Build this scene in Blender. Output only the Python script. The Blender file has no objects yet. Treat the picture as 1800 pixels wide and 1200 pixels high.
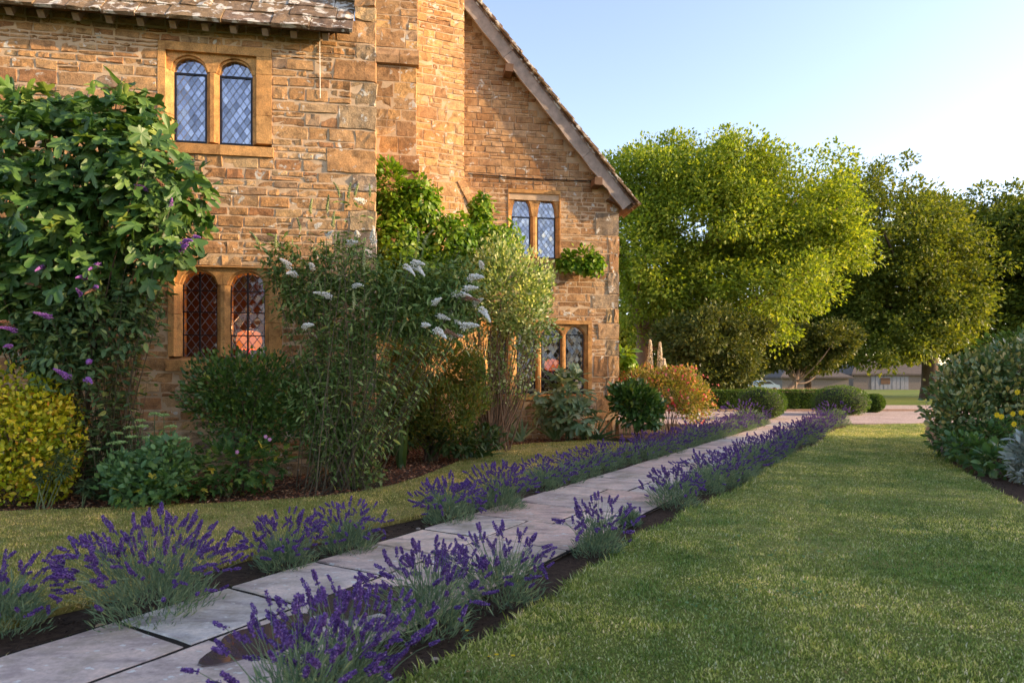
import bpy, math, random
import numpy as np

scene = bpy.context.scene
COL = scene.collection
# ------------------------------------------------------------------ camera
FPX, HOR, EYE = 1170.0, 668.0, 1.5           # focal length in photo pixels, horizon row, eye height
cam_d = bpy.data.cameras.new('camera'); cam = bpy.data.objects.new('camera', cam_d); COL.objects.link(cam)
cam.location = (0, 0, EYE); cam.rotation_euler = (math.pi / 2, 0, 0)
cam_d.sensor_width = 36; cam_d.lens = 36 * FPX / 1800; cam_d.shift_y = (HOR - 600) / 1800
cam_d.clip_start = .1; cam_d.clip_end = 3000
cam_d.dof.use_dof = True; cam_d.dof.focus_distance = 9.5; cam_d.dof.aperture_fstop = 3.2
scene.camera = cam
# ------------------------------------------------------------------ light
SUN_EL, SUN_TH = math.radians(15.5), math.radians(6.5)     # elevation; angle behind the camera's right
sun_dir = np.array([math.cos(SUN_TH) * math.cos(SUN_EL), -math.sin(SUN_TH) * math.cos(SUN_EL), math.sin(SUN_EL)])
world = bpy.data.worlds.new('World'); scene.world = world; world.use_nodes = True
wn = world.node_tree; wn.nodes.clear()
sky = wn.nodes.new('ShaderNodeTexSky'); sky.sky_type = 'NISHITA'; sky.sun_disc = False
sky.sun_elevation = SUN_EL; sky.sun_rotation = math.atan2(sun_dir[0], sun_dir[1])
sky.air_density = .9; sky.dust_density = .8; sky.ozone_density = 1.8; sky.altitude = 50
bg = wn.nodes.new('ShaderNodeBackground'); bg.inputs['Strength'].default_value = .145
wo = wn.nodes.new('ShaderNodeOutputWorld')
wb = wn.nodes.new('ShaderNodeMix'); wb.data_type = 'RGBA'; wb.blend_type = 'MULTIPLY'; wb.inputs[0].default_value = 1
wb.inputs[7].default_value = (1.06, .85, .77, 1)     # the camera's warm white balance
wn.links.new(sky.outputs[0], wb.inputs[6]); wn.links.new(wb.outputs[2], bg.inputs[0]); wn.links.new(bg.outputs[0], wo.inputs[0])
sun_l = bpy.data.lights.new('sun', 'SUN'); sun_l.energy = 2.4; sun_l.angle = math.radians(.6); sun_l.color = (1.0, .72, .42)
sun_o = bpy.data.objects.new('sun', sun_l); COL.objects.link(sun_o)
from mathutils import Vector
sun_o.rotation_euler = Vector(sun_dir).to_track_quat('Z', 'Y').to_euler(); sun_o.location = (30, -6, 20)
vs = scene.view_settings
vs.view_transform = 'Standard'; vs.look = 'None'; vs.exposure = 2.1; vs.gamma = 1; vs.use_curve_mapping = False
scene.render.engine = 'CYCLES'
cy = scene.cycles
cy.use_denoising = True; cy.max_bounces = 7; cy.diffuse_bounces = 3; cy.glossy_bounces = 3
cy.transmission_bounces = 5; cy.transparent_max_bounces = 8; cy.sample_clamp_indirect = 4; cy.caustics_reflective = False; cy.caustics_refractive = False

rng = np.random.default_rng(11)
rnd = random.Random(5)

# ------------------------------------------------------------------ places
def G(px, py, z=0.0):
    d = FPX * (EYE - z) / (py - HOR)
    return np.array([(px - 900) * d / FPX, d, z])
def PD(px, py, d):
    return np.array([(px - 900) * d / FPX, d, EYE + (HOR - py) * d / FPX])
ANG = math.radians(9.5)
U = np.array([math.cos(ANG), math.sin(ANG), 0]); VV = np.array([-math.sin(ANG), math.cos(ANG), 0])
O = G(660, 833)
def B(u, v, z):
    return O + u * U + v * VV + np.array([0, 0, z])
def Barr(A):
    A = np.asarray(A, float)
    return O + A[:, :1] * U + A[:, 1:2] * VV + A[:, 2:] * np.array([[0, 0, 1.0]])
def W(px, py, v):                                   # pixel -> (u, z) on the building plane v
    d = np.array([(px - 900) / FPX, 1, (HOR - py) / FPX]); C = np.array([0, 0, EYE])
    t = (v + (O - C).dot(VV)) / d.dot(VV)
    P = C + t * d
    return (P - O).dot(U), P[2]
def to_px(P):
    return 900 + FPX * P[..., 0] / P[..., 1], HOR - FPX * (P[..., 2] - EYE) / P[..., 1]

# ------------------------------------------------------------------ mesh helpers
def mesh(name, V, Fs, mat=None, smooth=False):
    V = np.asarray(V, np.float32).reshape(-1, 3)
    if not isinstance(Fs, list): Fs = [Fs]
    Fs = [np.asarray(f, np.int32) for f in Fs if len(f)]
    m = bpy.data.meshes.new(name)
    m.vertices.add(len(V)); m.vertices.foreach_set('co', V.ravel())
    nl = sum(f.size for f in Fs); npoly = sum(len(f) for f in Fs)
    m.loops.add(nl); m.polygons.add(npoly)
    m.loops.foreach_set('vertex_index', np.concatenate([f.ravel() for f in Fs]))
    tot = np.concatenate([np.full(len(f), f.shape[1], np.int32) for f in Fs])
    st = np.concatenate([[0], np.cumsum(tot)[:-1]]).astype(np.int32)
    m.polygons.foreach_set('loop_start', st); m.polygons.foreach_set('loop_total', tot)
    m.polygons.foreach_set('use_smooth', np.full(npoly, bool(smooth)))
    m.update(calc_edges=True)
    if mat: m.materials.append(mat)
    return m
WL = {}
def wl(o):
    return WL.get(o.name, np.zeros(3)) if o is not None else np.zeros(3)
def link(name, data, parent=None, loc=(0, 0, 0)):
    o = bpy.data.objects.new(name, data); COL.objects.link(o)
    loc = np.asarray(loc, float)
    o.location = loc - wl(parent)
    if parent is not None: o.parent = parent
    WL[o.name] = loc
    return o
def part(name, V, Fs, mat, parent, smooth=False, kind=None, origin=None):
    loc = wl(parent) if origin is None else np.asarray(origin, float)
    o = link(name, mesh(name, np.asarray(V, float).reshape(-1, 3) - loc, Fs, mat, smooth), parent, loc)
    if kind: o['kind'] = kind
    return o
def tag(o, label=None, cat=None, group=None, kind=None):
    if label: o['label'] = label
    if cat: o['category'] = cat
    if group: o['group'] = group
    if kind: o['kind'] = kind
    return o
def thing(name, label, cat, loc, group=None):
    o = link(name, None, None, loc); o.empty_display_size = .1
    return tag(o, label, cat, group)
class Acc:
    def __init__(s): s.V = []; s.F = {}; s.n = 0
    def add(s, V, Fs):
        V = np.asarray(V, float).reshape(-1, 3)
        if not isinstance(Fs, list): Fs = [Fs]
        for f in Fs:
            f = np.asarray(f, np.int64)
            if len(f): s.F.setdefault(f.shape[1], []).append(f + s.n)
        s.V.append(V); s.n += len(V)
        return s
    def get(s):
        return np.concatenate(s.V), [np.concatenate(v) for v in s.F.values()]
    def part(s, name, mat, parent, smooth=False, kind=None, origin=None):
        V, F = s.get(); return part(name, V, F, mat, parent, smooth, kind, origin)
BOXF = np.array([[0, 1, 3, 2], [4, 6, 7, 5], [0, 4, 5, 1], [2, 3, 7, 6], [0, 2, 6, 4], [1, 5, 7, 3]])
def box(a, b):                                      # corners in any frame: index = 4*i+2*j+k
    return np.array([[(a, b)[i][0], (a, b)[j][1], (a, b)[k][2]] for i in (0, 1) for j in (0, 1) for k in (0, 1)], float)
def extrude(poly, axis_fn, d0, d1):
    """poly (n,2), axis_fn(p, d) -> 3-vectors; a closed prism"""
    n = len(poly); V = np.array([axis_fn(p, d0) for p in poly] + [axis_fn(p, d1) for p in poly])
    side = np.array([[i, (i + 1) % n, n + (i + 1) % n, n + i] for i in range(n)])
    return V, [np.arange(n)[None, :][:, ::-1], (np.arange(n) + n)[None, :], side]
def norm(a):
    return a / np.maximum(np.linalg.norm(a, axis=-1, keepdims=True), 1e-9)
def tube(pts, rad, sides=5):
    P = np.asarray(pts, float); n = len(P); rad = np.broadcast_to(np.asarray(rad, float), (n,))
    T = norm(np.gradient(P, axis=0)); ref = np.array([.31, .17, .93]) if abs(T[0].dot([.31, .17, .93])) < .9 else np.array([1., 0, 0])
    X = norm(np.cross(T, ref)); Y = np.cross(T, X)
    a = np.arange(sides) * 2 * math.pi / sides
    V = P[:, None] + rad[:, None, None] * (np.cos(a)[None, :, None] * X[:, None] + np.sin(a)[None, :, None] * Y[:, None])
    i = np.arange(n - 1)[:, None] * sides; j = np.arange(sides)[None]; k = (j + 1) % sides
    F = np.stack([i + j, i + k, i + sides + k, i + sides + j], -1).reshape(-1, 4)
    return V.reshape(-1, 3), [F, (np.arange(sides) + (n - 1) * sides)[None]]
def bez(p0, p1, p2, n=8):
    t = np.linspace(0, 1, n)[:, None]; return (1 - t) ** 2 * np.asarray(p0) + 2 * t * (1 - t) * np.asarray(p1) + t * t * np.asarray(p2)
def rdir(n, r=None):
    r = r or rng; return norm(r.normal(size=(n, 3)))

# leaf templates: x across, y along, z up
def T_quad(w=.3, fold=.06, droop=.0):
    return np.array([[0, 0, 0], [w, .45, fold], [0, 1, -droop], [-w, .45, fold]]), [np.array([[0, 1, 2, 3]])]
def T_oval(w=.28, droop=.12, fold=.05):
    V = np.array([[0, 0, 0], [w * .8, .25, fold], [w, .55, fold - droop * .3], [w * .55, .83, fold * .5 - droop * .7], [0, 1, -droop],
                  [-w * .55, .83, fold * .5 - droop * .7], [-w, .55, fold - droop * .3], [-w * .8, .25, fold], [0, .45, -.01]])
    return V, [np.array([[8, 0, 1], [8, 1, 2], [8, 2, 3], [8, 3, 4], [8, 4, 5], [8, 5, 6], [8, 6, 7], [8, 7, 0]])]
def T_blade(w=.05, droop=.35, seg=4):
    y = np.linspace(0, 1, seg + 1); V = []; 
    for t in y:
        ww = w * (1 - t ** 2.2) + .002
        V += [[-ww, t * (1 - .2 * droop * t), -droop * t * t * .5], [ww, t * (1 - .2 * droop * t), -droop * t * t * .5]]
    return np.array(V), [np.array([[2 * i, 2 * i + 1, 2 * i + 3, 2 * i + 2] for i in range(seg)])]
def T_fig(r):
    """five rounded lobes"""
    lobes = [(-2.05, .34), (-1.05, .50), (0, .66), (1.05, .50), (2.05, .34)]; cy_ = .36
    if r.random() < .4: lobes = [(-1.5, .40), (0, .66), (1.5, .40)]
    pts = []
    for k, (a, L) in enumerate(lobes):
        a += r.uniform(-.1, .1); L *= r.uniform(.9, 1.1); wd = .30 if len(lobes) == 5 else .42
        for da, q in ((-wd, .74), (-wd * .55, .94), (0, 1.0), (wd * .55, .94), (wd, .74)):
            pts.append((math.sin(a + da) * L * q, cy_ + math.cos(a + da) * L * q))
        if k < len(lobes) - 1:
            am = (a + lobes[k + 1][0]) / 2; pts.append((math.sin(am) * .25, cy_ + math.cos(am) * .25))
    pts.append((.05, .10)); pts.append((0, 0)); pts.append((-.05, .10))
    n = len(pts); c1, c2, ph = r.uniform(-.5, .05), r.uniform(-.55, .1), r.uniform(0, 6)
    zf = lambda x, y: c1 * x * x + c2 * (y - .3) ** 2 + .03 * math.sin(9 * x + ph) * (abs(x) + .3) + .10 * abs(x)
    V = [(x, y, zf(x, y)) for x, y in pts] + [(0, cy_, zf(0, cy_) - .02)]
    return np.array(V), [np.array([[n, i, (i + 1) % n] for i in range(n)])]
def leaves(T, P, D, N, S):
    """every leaf: template T at P, pointing along D, face towards N, length S"""
    TV, TF = T; P = np.asarray(P, float); n = len(P)
    y = norm(D); z = norm(N - (N * y).sum(-1, keepdims=True) * y); x = np.cross(y, z)
    S = np.broadcast_to(np.asarray(S, float), (n,))[:, None, None]
    V = P[:, None] + S * (TV[None, :, :1] * x[:, None] + TV[None, :, 1:2] * y[:, None] + TV[None, :, 2:] * z[:, None])
    k = len(TV); off = (np.arange(n) * k)[:, None, None]
    return V.reshape(-1, 3), [(f[None] + off).reshape(-1, f.shape[1]) for f in TF]
OCT_V = np.array([[1, 0, 0], [-1, 0, 0], [0, 1, 0], [0, -1, 0], [0, 0, 1], [0, 0, -1]], float)
OCT_F = np.array([[0, 2, 4], [2, 1, 4], [1, 3, 4], [3, 0, 4], [2, 0, 5], [1, 2, 5], [3, 1, 5], [0, 3, 5]])
def octs(P, R):
    P = np.asarray(P, float); n = len(P); R = np.broadcast_to(np.asarray(R, float).reshape(-1, 1) if np.ndim(R) < 2 else R, (n, 3) if np.ndim(R) == 2 else (n, 1))
    V = P[:, None] + OCT_V[None] * R[:, None]
    return V.reshape(-1, 3), [(OCT_F[None] + (np.arange(n) * 6)[:, None, None]).reshape(-1, 3)]
def lump(dirs, seed, k=9, amp=.18):
    r = np.random.default_rng(seed); q = rdir(k, r) * r.uniform(2, 6, (k, 1)); ph = r.uniform(0, 6.3, k)
    return 1 + amp * np.cos(dirs @ q.T + ph).sum(-1) / math.sqrt(k)
def E(px, py, d, rx, ry, rd):
    """an ellipsoid at a place in the garden: (centre, radii)"""
    return (PD(px, py, d), np.array([rx * d / FPX, rd, ry * d / FPX]))
def fill(ells, n, shell=(.55, 1.0), seed=1, amp=.2, zmin=.03):
    r = np.random.default_rng(seed); w = np.array([(e[1][0] * e[1][1] * e[1][2]) ** .67 for e in ells]); w /= w.sum()
    Ps, Ns = [], []
    for i, (c, R) in enumerate(ells):
        m = int(n * w[i]) + 1; d = rdir(m, r)
        rr = (r.uniform(shell[0] ** 2, shell[1] ** 2, m) ** .5 * lump(d, seed + 31 * i, amp=amp))[:, None]
        Ps.append(c + d * rr * R); Ns.append(norm(d / R))
    P = np.concatenate(Ps); N = np.concatenate(Ns); k = P[:, 2] > zmin
    return P[k], N[k]
UP = np.array([0, 0, 1.0])
def leafset(T, P, Nout, size, seed=1, out=.6, up=.3, jit=.7, nup=.6, nout=.6, njit=.5, sj=.35):
    r = np.random.default_rng(seed); n = len(P)
    D = norm(out * Nout + up * UP + jit * r.normal(size=(n, 3)) * .6)
    N = norm(nup * UP + nout * Nout + njit * r.normal(size=(n, 3)) * .6)
    return leaves(T, P, D, N, size * r.uniform(1 - sj, 1 + sj, n))

# ------------------------------------------------------------------ material helpers
def newmat(name):
    m = bpy.data.materials.new(name); m.use_nodes = True; nt = m.node_tree
    return m, nt, nt.nodes['Principled BSDF'], nt.nodes['Material Output']
def nd(nt, t, **kw):
    n = nt.nodes.new(t)
    for k, v in kw.items():
        if k.startswith('i_'): n.inputs[int(k[2:]) if k[2:].isdigit() else k[2:].replace('_', ' ')].default_value = v
        else: setattr(n, k, v)
    return n
def ramp(nt, fac, stops, interp='LINEAR'):
    r = nt.nodes.new('ShaderNodeValToRGB'); r.color_ramp.interpolation = interp
    e = r.color_ramp.elements
    while len(e) < len(stops): e.new(.5)
    for i, (p, c) in enumerate(stops):
        e[i].position = p; e[i].color = (*c, 1) if len(c) == 3 else c
    nt.links.new(fac, r.inputs[0]); return r.outputs[0]
def noise(nt, scale, detail=4, rough=.6, vec=None, dist=0):
    n = nd(nt, 'ShaderNodeTexNoise'); n.inputs['Scale'].default_value = scale; n.inputs['Detail'].default_value = detail
    n.inputs['Roughness'].default_value = rough; n.inputs['Distortion'].default_value = dist
    if vec is not None: nt.links.new(vec, n.inputs['Vector'])
    return n.outputs['Fac']
def pos(nt, scale=None):
    g = nd(nt, 'ShaderNodeNewGeometry').outputs['Position']
    if scale is None: return g
    m = nd(nt, 'ShaderNodeMapping'); m.inputs['Scale'].default_value = scale; nt.links.new(g, m.inputs['Vector']); return m.outputs[0]
def mixc(nt, fac, a, b, mode='MIX'):
    m = nd(nt, 'ShaderNodeMix', data_type='RGBA', blend_type=mode)
    for s, x in ((0, fac), (6, a), (7, b)):
        if hasattr(x, 'is_linked'): nt.links.new(x, m.inputs[s])
        else: m.inputs[s].default_value = x if s == 0 else ((*x, 1) if len(x) == 3 else x)
    return m.outputs[2]
def math_(nt, op, a, b=0.0):
    m = nd(nt, 'ShaderNodeMath', operation=op)
    for s, x in ((0, a), (1, b)):
        if hasattr(x, 'is_linked'): nt.links.new(x, m.inputs[s])
        else: m.inputs[s].default_value = x
    return m.outputs[0]
def rand_id(nt):                                     # one value per loose piece, per object
    a = nd(nt, 'ShaderNodeNewGeometry').outputs['Random Per Island']; b = nd(nt, 'ShaderNodeObjectInfo').outputs['Random']
    return math_(nt, 'FRACT', math_(nt, 'ADD', a, b))
def bump(nt, bsdf, h, strength=.4, dist=.02):
    b = nd(nt, 'ShaderNodeBump'); b.inputs['Strength'].default_value = strength; b.inputs['Distance'].default_value = dist
    nt.links.new(h, b.inputs['Height']); nt.links.new(b.outputs[0], bsdf.inputs['Normal'])
def plain(name, col, rough=.6, metal=0, var=.25, scale=8, bmp=.2, spec=.4):
    m, nt, bs, out = newmat(name)
    f = noise(nt, scale, 5, .65, pos(nt)); a = np.array(col)
    nt.links.new(ramp(nt, f, [(.25, tuple(a * (1 - var))), (.75, tuple(np.minimum(a * (1 + var), 1)))]), bs.inputs['Base Color'])
    bs.inputs['Roughness'].default_value = rough; bs.inputs['Metallic'].default_value = metal; bs.inputs['Specular IOR Level'].default_value = spec
    if bmp: bump(nt, bs, noise(nt, scale * 5, 4, .6, pos(nt)), bmp, .01)
    return m
def leafmat(name, stops, trans=.35, rough=.5, spec=.3, tcol=None, clump=None):
    """stops: colours drawn at random for each leaf; tcol: tint of light coming through"""
    m, nt, bs, out = newmat(name)
    c = ramp(nt, rand_id(nt), stops)
    if clump:
        f = ramp(nt, noise(nt, clump[0], 2, .5, pos(nt)), [(.35, (0, 0, 0)), (.65, (1, 1, 1))])
        c = mixc(nt, f, c, mixc(nt, 1.0, c, clump[1], 'MULTIPLY'))
    nt.links.new(c, bs.inputs['Base Color']); bs.inputs['Roughness'].default_value = rough; bs.inputs['Specular IOR Level'].default_value = spec
    tr = nd(nt, 'ShaderNodeBsdfTranslucent'); tc = mixc(nt, 1.0, c, tcol or (1.5, 1.45, .6), 'MULTIPLY'); nt.links.new(tc, tr.inputs[0])
    mx = nd(nt, 'ShaderNodeMixShader'); mx.inputs[0].default_value = trans
    nt.links.new(bs.outputs[0], mx.inputs[1]); nt.links.new(tr.outputs[0], mx.inputs[2]); nt.links.new(mx.outputs[0], out.inputs[0])
    return m
def stonemat(name, stops, stain=(.5, .45, .4), grain=1.0, lichen=0.0, rough=.9, coarse=.5):
    m, nt, bs, out = newmat(name)
    p = pos(nt); c = ramp(nt, rand_id(nt), stops)
    f1 = ramp(nt, noise(nt, 7, 6, .65, p, .4), [(.3, (.50, .46, .42)), (.48, (.95, .95, .95)), (.72, (1.38, 1.32, 1.2))])
    c = mixc(nt, 1.0, c, f1, 'MULTIPLY')
    f2 = ramp(nt, noise(nt, 1.1, 4, .6, p), [(.42, (1, 1, 1)), (.7, stain)])
    c = mixc(nt, 1.0, c, f2, 'MULTIPLY')
    f3 = ramp(nt, noise(nt, 60, 3, .7, p), [(.3, (.68, .66, .64)), (.7, (1.25, 1.25, 1.22))])
    c = mixc(nt, 1.0, c, f3, 'MULTIPLY')
    if lichen:
        l = ramp(nt, noise(nt, 5.5, 5, .6, p, .6), [(.62 - .12 * lichen, (0, 0, 0)), (.66 - .1 * lichen, (1, 1, 1))])
        c = mixc(nt, l, c, (.52, .49, .43))
    nt.links.new(c, bs.inputs['Base Color']); bs.inputs['Roughness'].default_value = rough; bs.inputs['Specular IOR Level'].default_value = .25
    h = math_(nt, 'ADD', math_(nt, 'MULTIPLY', noise(nt, 11, 6, .7, p, .3), 1.6), math_(nt, 'MULTIPLY', noise(nt, 70, 3, .6, p), .35))
    bump(nt, bs, h, coarse, .03 * grain)
    return m
# ================================================================== the setting
def soilmat(name, a, b, scale=18, bs_=.9):
    m, nt, bs, out = newmat(name); p = pos(nt)
    nt.links.new(ramp(nt, noise(nt, scale, 8, .75, p), [(.3, a), (.7, b)]), bs.inputs['Base Color'])
    bs.inputs['Roughness'].default_value = .95; bs.inputs['Specular IOR Level'].default_value = .15
    bump(nt, bs, noise(nt, scale * 2, 6, .75, p), bs_, .06); return m
M_soil = soilmat('soil', (.03, .02, .014), (.12, .078, .052))
def grassground(name, a, b, c, s=1.0):
    m, nt, bs, out = newmat(name); p = pos(nt)
    f = noise(nt, .55 * s, 5, .6, p); k = ramp(nt, f, [(.34, a), (.5, b), (.68, c)])
    k = mixc(nt, 1.0, k, ramp(nt, noise(nt, 40 * s, 4, .7, p), [(.3, (.6, .6, .6)), (.7, (1.3, 1.3, 1.2))]), 'MULTIPLY')
    nt.links.new(k, bs.inputs['Base Color']); bs.inputs['Roughness'].default_value = .95; bs.inputs['Specular IOR Level'].default_value = .1
    bump(nt, bs, noise(nt, 90 * s, 4, .7, p), .8, .02); return m
M_lawn = grassground('lawn_ground', (.10, .13, .028), (.19, .20, .05), (.31, .28, .10))
M_lawn2 = grassground('dry_lawn_ground', (.15, .145, .035), (.25, .21, .06), (.36, .27, .11))
M_far = grassground('far_grass_ground', (.07, .10, .02), (.10, .12, .03), (.14, .14, .04), .3)
def blade_mat(name, stops):
    m, nt, bs, out = newmat(name); c = ramp(nt, rand_id(nt), stops)
    k = ramp(nt, noise(nt, .7, 5, .65, pos(nt), .3), [(.36, (.52, .72, .48)), (.48, (1, 1, 1)), (.56, (1.4, 1.22, 1.15)), (.63, (2.0, 1.6, 1.7))])
    c = mixc(nt, 1.0, c, k, 'MULTIPLY'); c = mixc(nt, 1.0, c, ramp(nt, noise(nt, 4.5, 5, .7, pos(nt), .4), [(.32, (.55, .66, .5)), (.5, (1, 1, 1)), (.68, (1.4, 1.25, 1.2))]), 'MULTIPLY'); nt.links.new(c, bs.inputs['Base Color'])
    bs.inputs['Roughness'].default_value = .45; bs.inputs['Specular IOR Level'].default_value = .4
    tr = nd(nt, 'ShaderNodeBsdfTranslucent'); nt.links.new(c, tr.inputs[0]); mx = nd(nt, 'ShaderNodeMixShader'); mx.inputs[0].default_value = .3
    nt.links.new(bs.outputs[0], mx.inputs[1]); nt.links.new(tr.outputs[0], mx.inputs[2]); nt.links.new(mx.outputs[0], out.inputs[0]); return m
M_blade = blade_mat('lawn_grass', [(0, (.075, .13, .016)), (.35, (.19, .275, .038)), (.7, (.36, .43, .09)), (.9, (.54, .56, .22)), (1, (.72, .70, .46))])
M_blade2 = blade_mat('dry_lawn_grass', [(0, (.13, .17, .025)), (.4, (.28, .31, .055)), (.75, (.46, .41, .11)), (1, (.66, .54, .26))])

def sheet(name, poly, z, mat, kind='structure', thick=.05, label=None):
    V = [(x, y, z) for x, y in poly] + [(x, y, z - thick) for x, y in poly]; n = len(poly)
    side = np.array([[i, n + i, n + (i + 1) % n, (i + 1) % n] for i in range(n)])
    o = part(name, V, [np.arange(n)[None], side], mat, None); o['kind'] = kind; return o
def area2(poly):
    p = np.asarray(poly); return .5 * (p[:, 0] * np.roll(p[:, 1], -1) - np.roll(p[:, 0], -1) * p[:, 1]).sum()
def ccw(poly): return poly if area2(poly) > 0 else poly[::-1]
def inside(P, poly):
    x, y = P[:, 0], P[:, 1]; r = np.zeros(len(P), bool); n = len(poly)
    for i in range(n):
        x1, y1 = poly[i]; x2, y2 = poly[(i + 1) % n]
        if y1 == y2: continue
        r ^= ((y1 > y) != (y2 > y)) & (x < (x2 - x1) * (y - y1) / (y2 - y1) + x1)
    return r
def curve(pts, n=6):                                  # smooth polyline (Catmull-Rom)
    P = np.asarray(pts, float); Q = np.vstack([2 * P[0] - P[1], P, 2 * P[-1] - P[-2]]); out = []
    for i in range(1, len(Q) - 2):
        for t in np.linspace(0, 1, n, endpoint=False):
            out.append(.5 * (2 * Q[i] + (Q[i + 1] - Q[i - 1]) * t + (2 * Q[i - 1] - 5 * Q[i] + 4 * Q[i + 1] - Q[i + 2]) * t * t + (3 * Q[i] - Q[i - 1] - 3 * Q[i + 1] + Q[i + 2]) * t ** 3))
    out.append(P[-1]); return np.array(out)

# path frame: s along, n across to the right
PE = G(205, 1100)[:2]; PEND = G(1360, 744)[:2]
pe = norm(PEND - PE); pn = np.array([pe[1], -pe[0]]); PLEN = np.linalg.norm(PEND - PE); PW = 1.62
def pth(s, n): return PE + s * pe + n * pn

ground = part('ground', [(-900, -900, -.06), (900, -900, -.06), (900, 900, -.06), (-900, 900, -.06)], [np.array([[0, 1, 2, 3]])], M_far, None); ground['kind'] = 'structure'
# soil under beds, lavender strips and path
bed_edge = curve([G(x, y)[:2] for x, y in ((-420, 925), (0, 905), (250, 896), (500, 883), (640, 868), (740, 842), (830, 805), (900, 786), (985, 779), (1090, 772))])
sheet('garden_soil', ccw([(-14, 3.2), (-7, .0), (2.5, -3), (4, 0), (16.5, 21.8), (10.2, 23.05), (9.1, 23.05), (-10, 22), (-14, 12)]), .0, M_soil)
# lawns
rng_w = np.random.default_rng(3)
right_edge = np.array([pth(s, PW + .42 + .07 * math.sin(s * .9 + 1) + .04 * rng_w.normal() + .02 * max(s - 4, 0)) for s in np.arange(-4.5, PLEN - .1, .35)])
shrub_edge = curve([G(x, y)[:2] for x, y in ((1628, 746), (1622, 762), (1642, 795), (1690, 832), (1760, 872), (1850, 915), (2050, 965), (2400, 1040))])
lawn_poly = ccw(np.vstack([right_edge, shrub_edge, [[9, -1], [7, -8], [-3.5, -8]]]))
sheet('lawn', lawn_poly, .045, M_lawn, thick=.08)
left_edge = np.array([pth(s, -.50 - .06 * math.sin(s * 1.3) + .03 * rng_w.normal()) for s in np.arange(-3.6, 12.2, .35)])
lawn2_poly = ccw(np.vstack([left_edge, bed_edge[::-1][3:]]))
sheet('side_lawn', lawn2_poly, .045, M_lawn2, thick=.08)

def grass(name, poly, mat, dens, dmin, dmax, hgt, seed, label):
    r = np.random.default_rng(seed); Vs, n0 = [], 0; x0, y0 = poly.min(0); x1, y1 = poly.max(0)
    for d in np.arange(dmin, dmax, .5):
        if d > y1 or d + .5 < y0: continue
        a, b = max(x0, -.80 * d - 1), min(x1, .80 * d + 1.2); 
        if b <= a: continue
        n = int((b - a) * .5 * dens * min(1, (4.2 / d) ** 1.35)); P = np.stack([r.uniform(a, b, n), r.uniform(d, d + .5, n)], -1)
        P = P[inside(P, poly)]; Vs.append(np.c_[P, np.full(len(P), .042)])
    P = np.concatenate(Vs); n = len(P); k = np.maximum(1, P[:, 1] / 5.5) ** .75
    clump = .75 + .5 * np.sin(P[:, 0] * 7 + 2 * np.sin(P[:, 1] * 3)) * np.sin(P[:, 1] * 6 + 2 * np.sin(P[:, 0] * 4)) * .5
    h = hgt * r.uniform(.5, 1.25, n) * clump; a = r.uniform(0, 6.283, n); le = r.uniform(.2, 1.1, n) * h
    w = r.uniform(.0020, .0040, n) * k; c, s = np.cos(a), np.sin(a); b2 = a + r.uniform(-1, 1, n) + 1.57
    base = P; dx = np.stack([np.cos(b2) * w, np.sin(b2) * w, 0 * w], -1)
    tip = base + np.stack([c * le, s * le, h], -1); mid = base + np.stack([c * le * .35, s * le * .35, h * .62], -1)
    nr = P[:, 1] < 6.5; A = Acc(); m = int(nr.sum()); o = (np.arange(m) * 5)[:, None]
    A.add(np.stack([base - dx, base + dx, mid + dx * .8, tip, mid - dx * .8], 1)[nr], [np.array([[0, 1, 2, 4]]) + o, np.array([[4, 2, 3]]) + o])
    fr_ = ~nr; m = int(fr_.sum()); A.add(np.stack([base - dx * 1.25, base + dx * 1.25, tip], 1)[fr_], [np.array([[0, 1, 2]]) + (np.arange(m) * 3)[:, None]])
    ob = A.part(name, mat, None); tag(ob, label, 'grass', kind='stuff'); return n
NG = grass('lawn_grass', lawn_poly, M_blade, 9000, 2.5, 24, .028, 5, 'short mown green grass with worn pale patches on the open lawn')
NG += grass('side_lawn_grass', lawn2_poly, M_blade2, 6500, 2.8, 17, .03, 6, 'dry yellowing grass between the lavender row and house bed')

# paving
def slabmat():
    m, nt, bs, out = newmat('paving_stone'); p = pos(nt)
    c = ramp(nt, nd(nt, 'ShaderNodeObjectInfo').outputs['Random'], [(0, (.55, .40, .325)), (.2, (.66, .455, .355)), (.4, (.53, .42, .355)), (.6, (.63, .45, .35)), (.8, (.54, .50, .45)), (1, (.68, .50, .385))])
    c = mixc(nt, 1.0, c, ramp(nt, noise(nt, 2.6, 6, .6, pos(nt, (1, 2.4, 1)), .5), [(.3, (.48, .46, .50)), (.48, (.95, .95, .95)), (.68, (1.28, 1.22, 1.14))]), 'MULTIPLY')
    c = mixc(nt, 1.0, c, ramp(nt, noise(nt, 28, 6, .8, p), [(.3, (.70, .70, .70)), (.7, (1.2, 1.2, 1.2))]), 'MULTIPLY')
    l = ramp(nt, noise(nt, 13, 2, .5, pos(nt, (1, 1.6, 1)), .3), [(.655, (0, 0, 0)), (.675, (1, 1, 1))]); c = mixc(nt, l, c, (.62, .60, .54))
    g = ramp(nt, noise(nt, 1.4, 5, .7, p), [(.50, (0, 0, 0)), (.68, (.8, .8, .8))]); c = mixc(nt, g, c, (.24, .20, .13))
    nt.links.new(c, bs.inputs['Base Color']); bs.inputs['Roughness'].default_value = .62; bs.inputs['Specular IOR Level'].default_value = .35
    bump(nt, bs, math_(nt, 'ADD', noise(nt, 6, 6, .65, p), math_(nt, 'MULTIPLY', noise(nt, 55, 3, .6, p), .2)), .3, .02); return m
M_slab = slabmat()
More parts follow.
